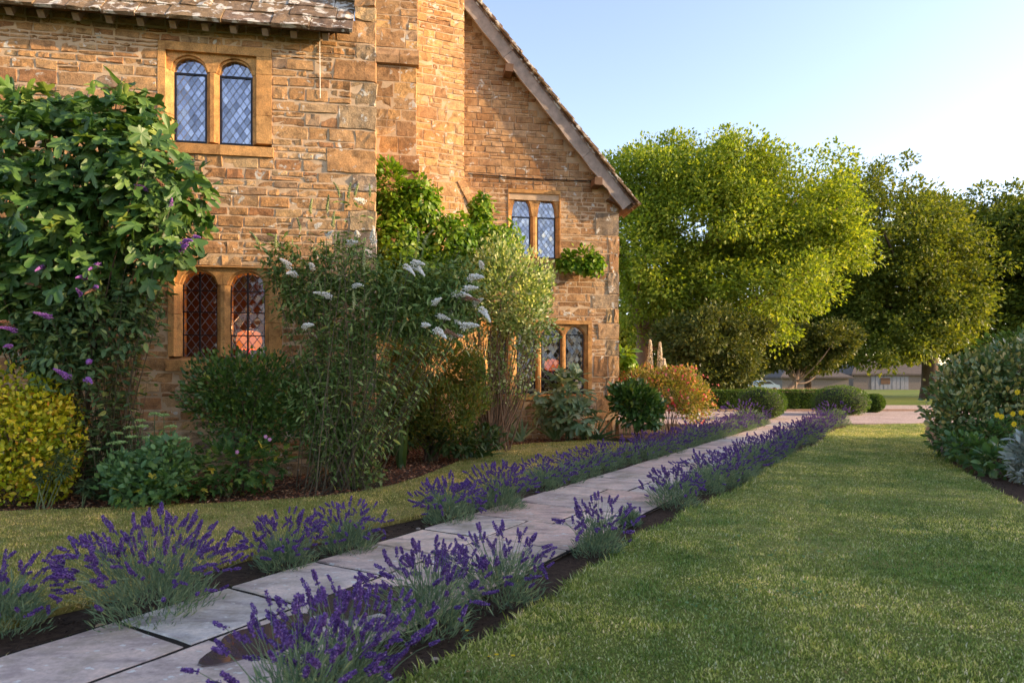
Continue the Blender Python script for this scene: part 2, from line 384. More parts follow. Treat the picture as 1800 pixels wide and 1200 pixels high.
path = part('path', [(*pth(-5, -.02), .026), (*pth(PLEN, -.02), .026), (*pth(PLEN, PW + .02), .026), (*pth(-5, PW + .02), .026)], [np.array([[0, 3, 2, 1]])], soilmat('joint_sand', (.012, .010, .008), (.035, .03, .022), 30, .6), None)
path['kind'] = 'structure'
def slab(s0, s1, n0, n1, r):
    g = .019; s0 += g; s1 -= g; n0 += g; n1 -= g; c = [(s0, n0), (s1, n0), (s1, n1), (s0, n1)]
    ring = []
    for i in range(4):
        a, b = np.array(c[i]), np.array(c[(i + 1) % 4])
        for t in (0, .2, .45, .7): ring.append(a + (b - a) * t + r.normal(0, .004, 2) * (1 if t else .8))
    ring = np.array(ring); cen = ring.mean(0); h = .036 + r.uniform(-.003, .003); tilt = r.normal(0, .003, 2); n = len(ring); V = []
    for sc, dz in ((1, -.05), (1, -.010), (.988, 0)):
        for q in ring:
            p = cen + (q - cen) * (sc if sc == 1 else 1 - .008 / max(np.linalg.norm(q - cen), .1)); w = pth(*p)
            V.append((w[0], w[1], h + dz + (q - cen).dot(tilt)))
    F = [np.array([[k * n + i, k * n + (i + 1) % n, (k + 1) * n + (i + 1) % n, (k + 1) * n + i] for k in (0, 1) for i in range(n)])[:, ::-1], (2 * n + np.arange(n))[None, ::-1]]
    V = np.array(V); part('slab', V, F, M_slab, path, origin=(*pth(*cen), h))
r_ = np.random.default_rng(17); s_l = s_r = -4.6
cols = [[-4.5, -3.6, -2.7, -1.75, -.9, .0, .77, 1.56, 2.24, 2.95], [-4.4, -3.4, -2.5, -1.6, -.72, .12, .95, 2.0, 2.95]]
for ci, (a, b) in enumerate(((0, .74), (.74, PW))):
    js = cols[ci]
    for i in range(len(js) - 1): slab(js[i], js[i + 1], a, b, r_)
s = 2.95
while s < PLEN - .35:
    L = r_.uniform(.62, .98); L = min(L, PLEN - .02 - s); k = r_.random()
    if PLEN - .02 - s - L < .4: L = PLEN - .02 - s
    if k < .25 and L > .5: slab(s, s + L, 0, PW, r_)
    else:
        m = r_.uniform(.55, 1.1); slab(s, s + L, 0, m, r_)
        if r_.random() < .3 and L > .75: slab(s, s + L * .5, m, PW, r_); slab(s + L * .5, s + L, m, PW, r_)
        else: slab(s, s + L, m, PW, r_)
    s += L
# standing rainwater on two slabs
mw, nt, bs, out = newmat('puddle_water'); bs.inputs['Base Color'].default_value = (.085, .058, .048, 1); bs.inputs['Roughness'].default_value = .03; bs.inputs['Specular IOR Level'].default_value = .5
def puddle(cx, cy_, rx, ry, rot, seed):
    r = np.random.default_rng(seed); n = 40; a = np.linspace(0, 6.283, n, endpoint=False)
    q = 1 + sum(r.uniform(-.12, .12) * np.cos(k * a + r.uniform(0, 6)) for k in range(1, 6))
    c = G(cx, cy_)[:2]; ca, sa = math.cos(rot), math.sin(rot)
    e = np.stack([np.cos(a) * q * rx, np.sin(a) * q * ry], -1); e = c + e[:, :1] * pe * 1 + e[:, 1:] * pn
    V = np.vstack([np.c_[e, np.full(n, .0445)], np.c_[c + (e - c) * 1.03, np.full(n, .030)]])
    o = part('puddle', V, [np.arange(n)[None, ::-1], np.array([[i, (i + 1) % n, n + (i + 1) % n, n + i] for i in range(n)])], mw, path); return o
puddle(478, 1128, .34, .22, 0, 4); puddle(640, 1068, .34, .26, 0, 9)

# gravel drive with stone edging
mg, nt, bs, out = newmat('gravel'); p = pos(nt)
vo = nd(nt, 'ShaderNodeTexVoronoi'); vo.inputs['Scale'].default_value = 28; nt.links.new(p, vo.inputs['Vector'])
c = ramp(nt, vo.outputs['Color'], [(0, (.24, .17, .15)), (.5, (.40, .31, .28)), (1, (.56, .46, .42))])
c = mixc(nt, 1.0, c, ramp(nt, noise(nt, .8, 5, .6, p), [(.3, (.8, .78, .78)), (.7, (1.12, 1.1, 1.08))]), 'MULTIPLY')
nt.links.new(c, bs.inputs['Base Color']); bs.inputs['Roughness'].default_value = .95; bump(nt, bs, vo.outputs['Distance'], .8, .03)
M_gravel = mg
D1 = G(0, 744)[1]
sheet('gravel_drive', ccw([(1.5, D1), (60, D1), (60, 40), (-40, 40), (-40, 31), (1.5, 27)]), .002, M_gravel)
M_kerb = plain('edging_stone', (.30, .20, .14), .9, scale=14)
kb = np.random.default_rng(8)
def edging(x0, x1, y0, y1, z):
    L = math.hypot(x1 - x0, y1 - y0); n = int(L / .9); root = thing('stone_edging', 'low line of edging stones crossing the gravel drive', 'edging', (x0, y0, 0)); t = np.array([x1 - x0, y1 - y0]) / L; q = np.array([-t[1], t[0]])
    for i in range(n):
        a, b = i * L / n + .01, (i + 1) * L / n - .01; zz = z + kb.uniform(-.008, .008)
        pts = [np.array([x0, y0]) + t * u + q * w for u, w in ((a, -.06), (b, -.06), (b, .06), (a, .06))]
        pin = [np.array([x0, y0]) + t * u + q * w for u, w in ((a + .01, -.045), (b - .01, -.045), (b - .01, .045), (a + .01, .045))]
        V = [(*u, -.03) for u in pts] + [(*u, zz - .02) for u in pts] + [(*u, zz) for u in pin]
        F = np.array([[k * 4 + j, k * 4 + (j + 1) % 4, k * 4 + 4 + (j + 1) % 4, k * 4 + 4 + j] for k in (0, 1) for j in range(4)] + [[8, 9, 10, 11]])
        part('edging_stone', V, F, M_kerb, root, origin=V[0])
edging(5.5, 30, 32.0, 32.6, .10)
sheet('far_lawn', ccw([(14, 40.0), (70, 40.0), (140, 104), (20, 104)]), .004, grassground('meadow_lawn', (.09, .14, .02), (.13, .17, .03), (.2, .2, .05), .3))

# mulch and litter on the beds
def flakes(name, poly, n, mat, seed, size=(.015, .05), z=.004, label='', cat='mulch', zj=.02):
    r = np.random.default_rng(seed); poly = np.asarray(poly); a, b = poly.min(0), poly.max(0); P = r.uniform(a, b, (n * 3, 2)); P = P[inside(P, poly)][:n]; n = len(P)
    P3 = np.c_[P, z + r.uniform(0, zj, n)]; V, F = leaves(T_quad(.22, .08, .1), P3, np.c_[r.normal(size=(n, 2)), r.normal(0, .25, n)], np.c_[r.normal(0, .35, (n, 2)), np.ones(n)], r.uniform(*size, n))
    o = part(name, V, F, mat, None); tag(o, label, cat, kind='stuff'); return o
M_mulch = leafmat('dry_mulch', [(0, (.07, .03, .018)), (.4, (.19, .075, .036)), (.75, (.32, .14, .07)), (1, (.5, .32, .18))], .08, .9, .1, (1, 1, 1))
M_dark = leafmat('dark_crumbs', [(0, (.014, .010, .007)), (.6, (.045, .03, .02)), (.9, (.09, .06, .04)), (1, (.30, .22, .14))], .0, .95, .1, (1, 1, 1))
be = bed_edge
flakes('mulch', np.vstack([be, [B(6, 5.8, 0)[:2], B(.1, 5.8, 0)[:2], B(.1, 0, 0)[:2], B(-7.5, 0, 0)[:2]]]), 26000, M_mulch, 3, (.02, .07), .003, 'red-brown bark mulch and dead stalks along the house bed', zj=.035)
flakes('left_strip_crumbs', np.vstack([[pth(-3.5, 0), pth(12.5, 0)], left_edge[::-1]]), 7000, M_dark, 4, (.012, .04), .003, 'dark crumbly soil between left lavender and paving', 'soil')
flakes('right_strip_crumbs', np.vstack([[pth(-3.5, PW), pth(PLEN - .3, PW)], right_edge[::-1]]), 9000, M_dark, 5, (.012, .04), .003, 'dark crumbly soil between right lavender and lawn', 'soil')
sb = np.vstack([shrub_edge, [[14, 8], [16, 18]]])
flakes('shrub_bed_crumbs', sb, 6000, M_dark, 6, (.015, .05), .003, 'dark leaf litter under the big shrub at the lawn edge', 'soil')

def edge_tufts(name, pts, per_m, h, spread, mat, seed, label):
    r = np.random.default_rng(seed); P = []
    for a, b in zip(pts, pts[1:]):
        if b[1] < 2.2 and a[1] < 2.2: continue
        L = np.linalg.norm(b - a); n = int(L * per_m * min(1, (5 / max(a[1], 1)) ** .8)); n = int(n * r.uniform(.3, 1.6)); P.append(a + (b - a) * r.random((n, 1)) + r.normal(0, spread, (n, 2)))
    P = np.concatenate(P); n = len(P); k = np.maximum(1, P[:, 1] / 6) ** .7; D = np.c_[r.normal(0, .55, (n, 2)), np.ones(n)]; V, F = leaves(T_blade(.045, .8, 2), np.c_[P, np.full(n, .02)], D, np.c_[r.normal(0, 1, (n, 2)), np.full(n, .2)], h * r.uniform(.4, 1.3, n) * k ** .3)
    tag(part(name, V, F, mat, None), label, 'grass', kind='stuff')
edge_tufts('lawn_edge_grass', right_edge, 420, .075, .025, M_blade, 31, 'longer uncut grass along the lawn edge by the lavender')
edge_tufts('side_lawn_edge_grass', left_edge, 300, .06, .03, M_blade2, 32, 'longer grass along the house lawn edge by the lavender')
edge_tufts('shrub_edge_grass', shrub_edge, 260, .06, .03, M_blade, 33, 'longer grass along the curved lawn edge by the shrub bed')
edge_tufts('paving_weeds', np.array([pth(s_, 0 + .02 * math.sin(9 * s_)) for s_ in np.arange(-3, PLEN - .5, .3)]), 22, .035, .012, M_blade, 34, 'tiny weeds growing along the left edge of the paving')
M_petal = leafmat('fallen_bits', [(0, (.10, .06, .03)), (.5, (.26, .17, .09)), (.75, (.12, .06, .22)), (1, (.45, .38, .25))], .1, .8, .1, (1, 1, 1))
flakes('path_litter', np.array([pth(-3, .05), pth(PLEN - 1, .05), pth(PLEN - 1, PW), pth(-3, PW)]), 420, M_petal, 12, (.008, .028), .040, 'fallen lavender florets and leaf crumbs on the paving', 'litter', .004)
M_lf = leafmat('fallen_leaf', [(0, (.16, .09, .04)), (.6, (.38, .26, .11)), (1, (.55, .50, .30))], .1, .8, .1, (1, 1, 1))
flakes('lawn_litter', lawn_poly, 1500, M_lf, 13, (.012, .035), .058, 'scattered dry leaf bits lying on the open lawn', 'litter', .02)
rc = np.random.default_rng(41); cp = []
for _ in range(70):
    c = np.array([rc.uniform(-.5, 8), rc.uniform(3.4, 13)])
    if inside(c[None], lawn_poly)[0]: n = int(rc.integers(15, 60)); cp.append(c + rc.normal(0, rc.uniform(.06, .22), (n, 2)))
P = np.concatenate(cp); n = len(P); V, F = leaves(T_oval(.42, .05, .02), np.c_[P, rc.uniform(.05, .07, n)], np.c_[rc.normal(size=(n, 2)), np.full(n, .15)], np.c_[rc.normal(0, .3, (n, 2)), np.ones(n)], rc.uniform(.014, .028, n))
tag(part('clover', V, F, leafmat('clover_leaf', [(0, (.07, .16, .04)), (1, (.16, .28, .09))], .25, .5), None), 'low clover patches growing through the open lawn', 'clover', kind='stuff')
# ================================================================== the building
M_wing = stonemat('wing_stone', [(0, (.42, .23, .10)), (.18, (.51, .32, .16)), (.34, (.33, .165, .08)), (.5, (.46, .275, .13)), (.66, (.39, .235, .125)), (.8, (.53, .36, .19)), (.9, (.28, .195, .135)), (1, (.43, .245, .11))], (.72, .66, .6), 1.0, .03, coarse=.45)
M_quoin = stonemat('quoin_stone', [(0, (.39, .29, .185)), (.35, (.30, .225, .16)), (.6, (.45, .32, .18)), (.8, (.25, .20, .155)), (1, (.46, .33, .175))], (.6, .57, .54), 1.2, .32, coarse=.6)
M_gable = stonemat('gable_stone', [(0, (.37, .212, .10)), (.2, (.45, .285, .15)), (.4, (.30, .165, .078)), (.6, (.41, .257, .13)), (.8, (.34, .20, .105)), (1, (.48, .325, .19))], (.72, .62, .55), .8, .1, coarse=.6)
M_chim = stonemat('chimney_stone', [(0, (.53, .315, .13)), (.25, (.60, .38, .175)), (.5, (.43, .245, .105)), (.75, (.55, .355, .185)), (.9, (.38, .22, .11)), (1, (.50, .30, .135))], (.8, .7, .62), .9, .1, coarse=.6)  # ochre stone, lighter than the gable; part of its sunlit look is colour
M_dress = stonemat('dressed_stone', [(0, (.47, .255, .095)), (.5, (.53, .30, .115)), (1, (.50, .265, .10))], (.72, .66, .6), .5, 0, .8, .35)
M_mortar = plain('mortar', (.50, .36, .23), .95, var=.25, scale=5, bmp=.6)
M_slate = stonemat('lichened_slate', [(0, (.17, .12, .09)), (.5, (.24, .17, .10)), (1, (.20, .14, .11))], (.6, .55, .5), 1.0, .75, coarse=.6)
M_oak = plain('weathered_oak', (.30, .235, .19), .8, var=.35, scale=6, bmp=.5)
M_oakdark = plain('dark_oak', (.12, .065, .035), .8, var=.4, scale=9, bmp=.5)
M_iron = plain('black_iron', (.012, .012, .018), .45, .3, .2, 20, .1)
M_lead = plain('lead', (.16, .16, .18), .5, .4, .25, 30, .15)
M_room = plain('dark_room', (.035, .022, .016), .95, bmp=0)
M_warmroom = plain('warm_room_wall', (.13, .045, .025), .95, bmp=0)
def glassmat(name, refl, tint):
    m, nt, bs, out = newmat(name); nt.nodes.remove(bs)
    gl = nd(nt, 'ShaderNodeBsdfGlossy'); gl.inputs['Roughness'].default_value = .04; gl.inputs['Color'].default_value = (*tint, 1)
    tr = nd(nt, 'ShaderNodeBsdfTransparent'); tr.inputs[0].default_value = (.82, .84, .86, 1)
    b = nd(nt, 'ShaderNodeBump'); b.inputs['Strength'].default_value = .12; b.inputs['Distance'].default_value = .02
    nt.links.new(noise(nt, 9, 2, .5, pos(nt)), b.inputs['Height']); nt.links.new(b.outputs[0], gl.inputs['Normal'])
    f = math_(nt, 'ADD', refl, math_(nt, 'MULTIPLY', rand_id(nt), refl * 1.4))
    mx = nd(nt, 'ShaderNodeMixShader'); nt.links.new(f, mx.inputs[0]); nt.links.new(tr.outputs[0], mx.inputs[1]); nt.links.new(gl.outputs[0], mx.inputs[2]); nt.links.new(mx.outputs[0], out.inputs[0]); return m
M_glass_hi = glassmat('old_glass_bright', .17, (.88, .88, 1)); M_glass_mid = glassmat('old_glass_grey', .11, (.95, .93, 1)); M_glass_lo = glassmat('old_glass_dark', .022, (.9, .93, 1))

wing = thing('stone_wing', 'near wing of rough golden stone with lichened slate eaves and two leaded windows', 'house', B(-3, 0, 0))
gab = thing('gabled_house', 'farther gabled house of warm stone with broad chimney and oak verge board', 'house', B(4, 5.85, 0))

def stone(u0, u1, z0, z1, v, r, prot=.03, rough=.012, nx=4, nz=3, gap=.008, jit=.008):
    """a rough block: outline sunk in the joint, face proud and uneven"""
    u0 += gap; u1 -= gap; z0 += gap; z1 -= gap
    e = min(.009, (u1 - u0) * .12, (z1 - z0) * .12)
    us = np.r_[u0, np.linspace(u0 + e, u1 - e, nx), u1]; zs = np.r_[z0, np.linspace(z0 + e, z1 - e, nz), z1]
    X, Z = np.meshgrid(us, zs, indexing='ij'); Y = np.full_like(X, v - prot); pr = prot * r.uniform(.55, 1.25)
    Y[:] = v - pr; Y += r.normal(0, rough, Y.shape); Y[[0, -1]] = v + .016; Y[:, [0, -1]] = v + .016
    tl = r.normal(0, rough * .9, 2); Y[1:-1, 1:-1] += tl[0] * np.linspace(-1, 1, nx)[:, None] + tl[1] * np.linspace(-1, 1, nz)[None]
    X[1:-1, 1:-1] += r.normal(0, jit * .5, (nx, nz)); Z[1:-1, 1:-1] += r.normal(0, jit * .5, (nx, nz))
    ju, jz = r.normal(0, jit, 4), r.normal(0, jit, 4)
    s = (X - u0) / (u1 - u0); t = (Z - z0) / (z1 - z0)
    X = X + ((ju[0] * (1 - s) + ju[1] * s) * (1 - t) + (ju[2] * (1 - s) + ju[3] * s) * t) * .6; Z = Z + ((jz[0] * (1 - s) + jz[1] * s) * (1 - t) + (jz[2] * (1 - s) + jz[3] * s) * t) * .6
    for a in (0, -1):
        for b in (0, -1):
            X[a, b] += (.4 if a == 0 else -.4) * e; Z[a, b] += (.4 if b == 0 else -.4) * e
    a, b = nx + 2, nz + 2; i = np.arange(a - 1)[:, None] * b; j = np.arange(b - 1)[None]
    F = np.stack([i + j, i + b + j, i + b + j + 1, i + j + 1], -1).reshape(-1, 4)
    return Barr(np.stack([X, Y, Z], -1).reshape(-1, 3)), [F]
def courses(u0, u1, z0, z1, hr, wr, excl, r, split=.15):
    out = []; z = z0
    while z < z1 - .02:
        h = r.uniform(*hr); h = min(h, z1 - z)
        for e in excl:
            for q in (e[2], e[3]):
                if z + .04 < q < z + h + .05: h = q - z
        if 0 < z1 - z - h < hr[0] * .6: h = z1 - z
        iv = [(u0, u1)]
        for e in excl:
            if e[2] < z + h - .01 and e[3] > z + .01:
                n = []
                for a, b in iv:
                    if e[1] <= a or e[0] >= b: n.append((a, b)); continue
                    if e[0] > a: n.append((a, e[0]))
                    if e[1] < b: n.append((e[1], b))
                iv = n
        for a, b in iv:
            x = a
            while x < b - .01:
                w = r.uniform(*wr) * (.75 + .5 * (h - hr[0]) / (hr[1] - hr[0] + 1e-6))
                if b - x - w < wr[0] * .7: w = b - x
                if h > hr[0] * 1.55 and r.random() < split:
                    m = z + h * r.uniform(.4, .6); k = x + w * r.uniform(.35, .65)
                    out.append((x, x + w, z, m))
                    if w > wr[0] * 1.5: out.append((x, k, m, z + h)); out.append((k, x + w, m, z + h))
                    else: out.append((x, x + w, m, z + h))
                else: out.append((x, x + w, z, z + h))
                x += w
        z += h
    return out
def proj_area(V):
    x, y = to_px(V); 
    if x.max() < 0 or x.min() > 1800 or y.max() < 0 or y.min() > 1200: return 0
    return (x.max() - x.min()) * (y.max() - y.min())
def lay(stones, limit):
    """stones: (V, F, parent, mat, name); the largest in view become single pieces, the rest one mass per wall"""
    order = sorted(range(len(stones)), key=lambda i: -proj_area(stones[i][0])); rest = {}
    for n, i in enumerate(order):
        V, F, par, mat, nm = stones[i]
        if n < limit: part(nm, V, F, mat, par, origin=V.mean(0))
        else: rest.setdefault((par.name, mat.name), (Acc(), par, mat))[0].add(V, F)
    for a, par, mat in rest.values(): a.part('small_stones', mat, par, kind='stuff')
def backing(name, cells, v0, v1, mat, parent):
    a = Acc()
    for u0, u1, z0, z1 in cells: a.add(Barr(box((u0, v0, z0), (u1, v1, z1))), [BOXF])
    return a.part(name, mat, parent)
def cells_around(u0, u1, z0, z1, holes):
    us = sorted({u0, u1, *[h[0] for h in holes], *[h[1] for h in holes]}); zs = sorted({z0, z1, *[h[2] for h in holes], *[h[3] for h in holes]})
    return [(a, b, c, d) for a, b in zip(us, us[1:]) for c, d in zip(zs, zs[1:])
            if not any(h[0] <= a and h[1] >= b and h[2] <= c and h[3] >= d for h in holes)]

# ---------------------------------------------------------------- windows
def clip_convex(poly, clip):
    out = list(poly)
    for i in range(len(clip)):
        a, b = clip[i], clip[(i + 1) % len(clip)]; ed = (b[0] - a[0], b[1] - a[1]); res = []
        side = lambda p: ed[0] * (p[1] - a[1]) - ed[1] * (p[0] - a[0])
        for j in range(len(out)):
            p, q = out[j], out[(j + 1) % len(out)]; sp, sq = side(p), side(q)
            if sp >= 0: res.append(p)
            if sp * sq < 0: t = sp / (sp - sq); res.append((p[0] + (q[0] - p[0]) * t, p[1] + (q[1] - p[1]) * t))
        out = res
        if not out: return []
    return out
def arch_pts(a, b, zs, zt, pointed, grow=0., n=13):
    s = np.linspace(-1, 1, n); k = np.abs(s)
    if pointed: y = (1 - k ** 1.7) ** .8
    else: y = .82 * np.sqrt(np.maximum(1 - k ** 2.6, 0)) + .18 * (1 - k)
    m, h = (a + b) / 2, (b - a) / 2 + grow
    return [(m + h * q, zs + (zt - zs + grow) * w) for q, w in zip(s, y)]
fr = lambda v: (lambda p, d: B(p[0], v + d, p[1]))
def window(house, v, outer, lights, glass, pane=(.085, .125), iron='casement', pointed=False, seed=1, room=None, curtain=None):
    r = np.random.default_rng(seed); u0, u1, z0, z1 = outer
    win = link('window', None, house, B((u0 + u1) / 2, v, z0)); win.empty_display_size = .1
    zb = min(l[2] for l in lights); zsp = min(l[3] for l in lights); ztop = max(l[4] for l in lights)
    def prism_z(name, poly, za, zb_):
        V, F = extrude(poly, lambda p, d: B(p[0], v + p[1], d), za, zb_); part(name, V, F, M_dress, win, origin=V.mean(0))
    def prism_v(name, poly, d0, d1, mat=M_dress):
        V, F = extrude(poly, fr(v), d0, d1); return part(name, V, F, mat, win, origin=V.mean(0))
    a0, bN = lights[0][0], lights[-1][1]
    for side in (0, 1):                                  # jambs, two stones each
        f = (lambda x: x) if side == 0 else (lambda x: u0 + u1 - x)
        a = a0 if side == 0 else u0 + u1 - bN
        poly = [(f(u0), -.025), (f(a - .085), -.025), (f(a - .055), .03), (f(a - .02), .06), (f(a), .11), (f(a), .30), (f(u0), .30)]
        if side == 0: poly = poly[::-1]
        zc = zb + (zsp - zb) * r.uniform(.35, .6)
        prism_z('jamb', poly, zb + .003, zc - .003); prism_z('jamb', poly, zc + .003, zsp - .003)
    for l, m in zip(lights, lights[1:]):
        b, a = l[1], m[0]; c = (a + b) / 2
        prism_z('mullion', [(b, .30), (b, .11), (c - .028, .035), (c + .028, .035), (a, .11), (a, .30)][::-1], zb + .003, zsp - .003)
    # sill in two stones with a weathered top
    us = [u0 - .03, (u0 + u1) / 2 + r.uniform(-.1, .1), u1 + .03]
    for a, b in zip(us, us[1:]):
        poly = [(-.05, z0), (-.05, z0 + (zb - z0) * .72), (.16, zb), (.30, zb), (.30, z0)]
        V, F = extrude(poly, lambda p, d: B(d, v + p[0], p[1]), a + .004, b - .004); part('sill', V, F, M_dress, win, origin=V.mean(0))
    # head: square label around arched pieces
    h0 = ztop + .06
    um = (u0 + u1) / 2 + r.uniform(-.1, .1)
    for a, b in ((u0, um), (um, u1)):
        V, F = extrude([(a + .003, h0), (b - .003, h0), (b - .003, z1), (a + .003, z1)], fr(v), -.03, .30); part('head_stone', V, F, M_dress, win, origin=V.mean(0))
    for s0, s1 in ((u0, a0 - .085), (bN + .085, u1)):
        V, F = extrude([(s0, zsp + .003), (s1, zsp + .003), (s1, h0 - .003), (s0, h0 - .003)], fr(v), -.025, .30); part('head_stone', V, F, M_dress, win, origin=V.mean(0))
    edges = [a0 - .083] + [(l[1] + m[0]) / 2 for l, m in zip(lights, lights[1:])] + [bN + .083]
    for i, (a, b, zb_, zs_, zt_) in enumerate(lights):
        e0, e1 = edges[i] + .0015, edges[i + 1] - .0015
        for g, d0, d1 in ((.032, .035, .0745), (.0, .075, .29)):
            ar = arch_pts(a, b, zsp + .002, zt_, pointed, g); ar = [(min(max(x, e0 + .002), e1 - .002), z) for x, z in ar]
            prism_v('arch_stone', [(e0, zsp + .002)] + ar + [(e1, zsp + .002), (e1, h0 - .002), (e0, h0 - .002)], d0, d1)
    # glazing
    for i, (a, b, zb_, zs_, zt_) in enumerate(lights):
        g0 = .135
        outl = [(a, zb), (b, zb)] + arch_pts(a, b, zsp, zt_, pointed)[::-1]
        pw, ph = pane; ir = .030 if iron == 'casement' else .014
        if iron == 'casement':
            acc = Acc()
            for x0, x1, y0, y1 in ((a + .002, a + ir, zb + .002, zs_), (b - ir, b - .002, zb + .002, zs_), (a + ir, b - ir, zb + .002, zb + ir), (a + ir, b - ir, zs_ - ir, zs_)):
                acc.add(Barr(box((x0, v + g0 - .02, y0), (x1, v + g0 + .02, y1))), [BOXF])
            acc.part('casement_frame', M_iron, win)
        else:
            acc = Acc(); mid = (a + b) / 2
            acc.add(Barr(box((mid - .012, v + g0 - .03, zb + .002), (mid + .012, v + g0 - .012, zt_ - .004))), [BOXF])
            for k in (.30, .62, .92):
                zz = zb + (zsp - zb) * k; acc.add(Barr(box((a + .003, v + g0 - .027, zz - .008), (b - .003, v + g0 - .014, zz + .008))), [BOXF])
            for x0, x1 in ((a + .002, a + ir), (b - ir, b - .002)): acc.add(Barr(box((x0, v + g0 - .012, zb + .002), (x1, v + g0 + .012, zsp))), [BOXF])
            acc.part('iron_bars', M_iron, win)
        nx, nz = int((b - a) / pw) + 2, int((zt_ - zb) / ph) + 2; cx = (a + b) / 2; lead = Acc()
        for ix in range(-2 * nx, 2 * nx + 1):
            for iz in range(0, 2 * nz + 1):
                if (ix + iz) % 2: continue
                x, z = cx + ix * pw / 2, zb + iz * ph / 2; k = 1.0
                pl = clip_convex([(x - pw / 2 * k, z), (x, z - ph / 2 * k), (x + pw / 2 * k, z), (x, z + ph / 2 * k)], outl)
                if len(pl) < 3 or area2(pl) < .0008: continue
                c = np.mean(pl, 0); t = r.normal(0, .03, 2); q = [(c[0] + (p[0] - c[0]) * .985, c[1] + (p[1] - c[1]) * .985) for p in pl]
                V, F = extrude(q, lambda p, d: B(p[0], v + g0 + d + t[0] * (p[0] - c[0]) + t[1] * (p[1] - c[1]), p[1]), -.0015, .0015); part('pane', V, F, glass, win, origin=V.mean(0))
        for sg in (1, -1):                                # lead cames
            dx, dz = pw / math.hypot(pw, ph), sg * ph / math.hypot(pw, ph); nxn, nzn = -dz, dx
            for k in range(-nx - nz - 2, nx + nz + 3):
                x, z = cx + pw / 2 + k * pw, zb; L = 4; w = .0045
                pl = clip_convex(ccw(np.array([(x - dx * L + nxn * w, z - dz * L + nzn * w), (x + dx * L + nxn * w, z + dz * L + nzn * w), (x + dx * L - nxn * w, z + dz * L - nzn * w), (x - dx * L - nxn * w, z - dz * L - nzn * w)])).tolist(), outl)
                if len(pl) < 3 or area2(pl) < 1e-5: continue
                V, F = extrude(pl, fr(v), g0 - .006 - .0006 * sg, g0 + .006); lead.add(V, F)
        lead.part('lead_lattice', M_lead, win)
    # the room behind
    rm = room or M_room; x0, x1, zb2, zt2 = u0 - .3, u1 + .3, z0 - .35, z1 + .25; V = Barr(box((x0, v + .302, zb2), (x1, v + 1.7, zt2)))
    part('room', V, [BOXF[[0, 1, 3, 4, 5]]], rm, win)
    if curtain:
        for a, b, *_ in lights:
            t = np.linspace(a - .12, b + .12, 30); dd = .42 + .03 * np.sin((t - a) * 42) + .012 * np.sin((t - a) * 95)
            V = np.concatenate([Barr(np.c_[t, v + dd, np.full(30, z)]) for z in (zb - .1, ztop + .1)] + [Barr(np.c_[t, v + dd + .006, np.full(30, z)]) for z in (zb - .1, ztop + .1)]); k = np.arange(29)
            F = np.stack([k, k + 1, k + 31, k + 30], -1); part('curtain', V, [F, F + 60], curtain, win, smooth=True)
    return win
def px_lights(ls, v):
    out = []
    for xl, xr, yb, ys, yt in ls:
        vv = v + .11; m = (yb + yt) / 2
        a, b = W(xl, m, vv)[0], W(xr, m, vv)[0]; out.append((a, b, W(xl, yb, vv)[1], W(xl, ys, vv)[1], W(xl, yt, vv)[1]))
    return out
def px_rect(x0, x1, yt, yb, v):
    m = (yt + yb) / 2; xm = (x0 + x1) / 2; return (W(x0, m, v)[0], W(x1, m, v)[0], W(xm, yb, v)[1], W(xm, yt, v)[1])
def same(ls):
    zb, zs, zt = (np.mean([l[k] for l in ls]) for k in (2, 3, 4)); return [(l[0], l[1], zb, zs, zt) for l in ls]

M_curtain = plain('pale_curtain', (.40, .42, .50), .9, bmp=0)
w1_out = px_rect(278, 478, 80, 273, 0); w1 = same(px_lights([(306, 364, 247, 127, 103), (386, 444, 256, 132, 107)], 0))
w2_out = px_rect(296, 496, 468, 652, 0); w2 = same(px_lights([(321, 382, 628, 502, 478), (405, 466, 626, 500, 478)], 0))
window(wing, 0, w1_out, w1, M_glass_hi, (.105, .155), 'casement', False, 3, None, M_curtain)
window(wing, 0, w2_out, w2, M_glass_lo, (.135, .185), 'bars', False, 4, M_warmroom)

# ---------------------------------------------------------------- wing walls, quoins, roof
ZE = W(560, 60, -.34)[1] + .34 * math.tan(math.radians(50)) - .06   # wall top under the roof
UL = -8.0; pier_top = ZE + 2.0
r = np.random.default_rng(21)
wall = backing('wall', cells_around(UL, -.02, -.1, ZE, [w1_out, w2_out]), -.003, .45, M_mortar, wing)
backing('side_wall', [(-.45, -.14, -.1, ZE)], .451, 5.6, M_gable, wing)
st = []; qs = []
z = 0.0; k = 0
while z < pier_top:                                     # quoins at the corner, rising past the roof
    h = r.uniform(.22, .44) if z > .9 else r.uniform(.38, .46); L = (r.uniform(.5, .92) if k % 2 else r.uniform(.28, .48)) if z < ZE - .1 else .34
    if z < 1.0: L = max(L, .6)
    qs.append((-L, .0, z, min(z + h, pier_top))); z += h; k += 1
ex = [w1_out, w2_out] + [q for q in qs if q[2] < ZE]
lay_list = courses(UL, -.0, 0, ZE, (.10, .235), (.19, .52), ex, r, .14)
for s_ in lay_list:
    if s_[1] - s_[0] < .05 or s_[3] - s_[2] < .035: continue
    V, F = stone(*s_, 0, r, .015, .0055); st.append((V, F, wall, M_wing if s_[3] > .9 or r.random() < .4 else M_quoin, 'stone'))
for q in qs:
    q2 = (q[0], q[1] + .02, q[2], q[3]); V, F = stone(*q2, 0, r, .020, .0075, 5, 4, .008, .014); part('quoin', V, F, M_quoin if r.random() < .6 else M_wing, wall, origin=V.mean(0))
    V = Barr(box((q[0] + .02, .012, q[2]), (-.015 + r.uniform(-.01, .02), .40, q[3] - .006))); part('quoin_block', V, [BOXF], M_quoin, wall, origin=V.mean(0))
lay(st, 300)
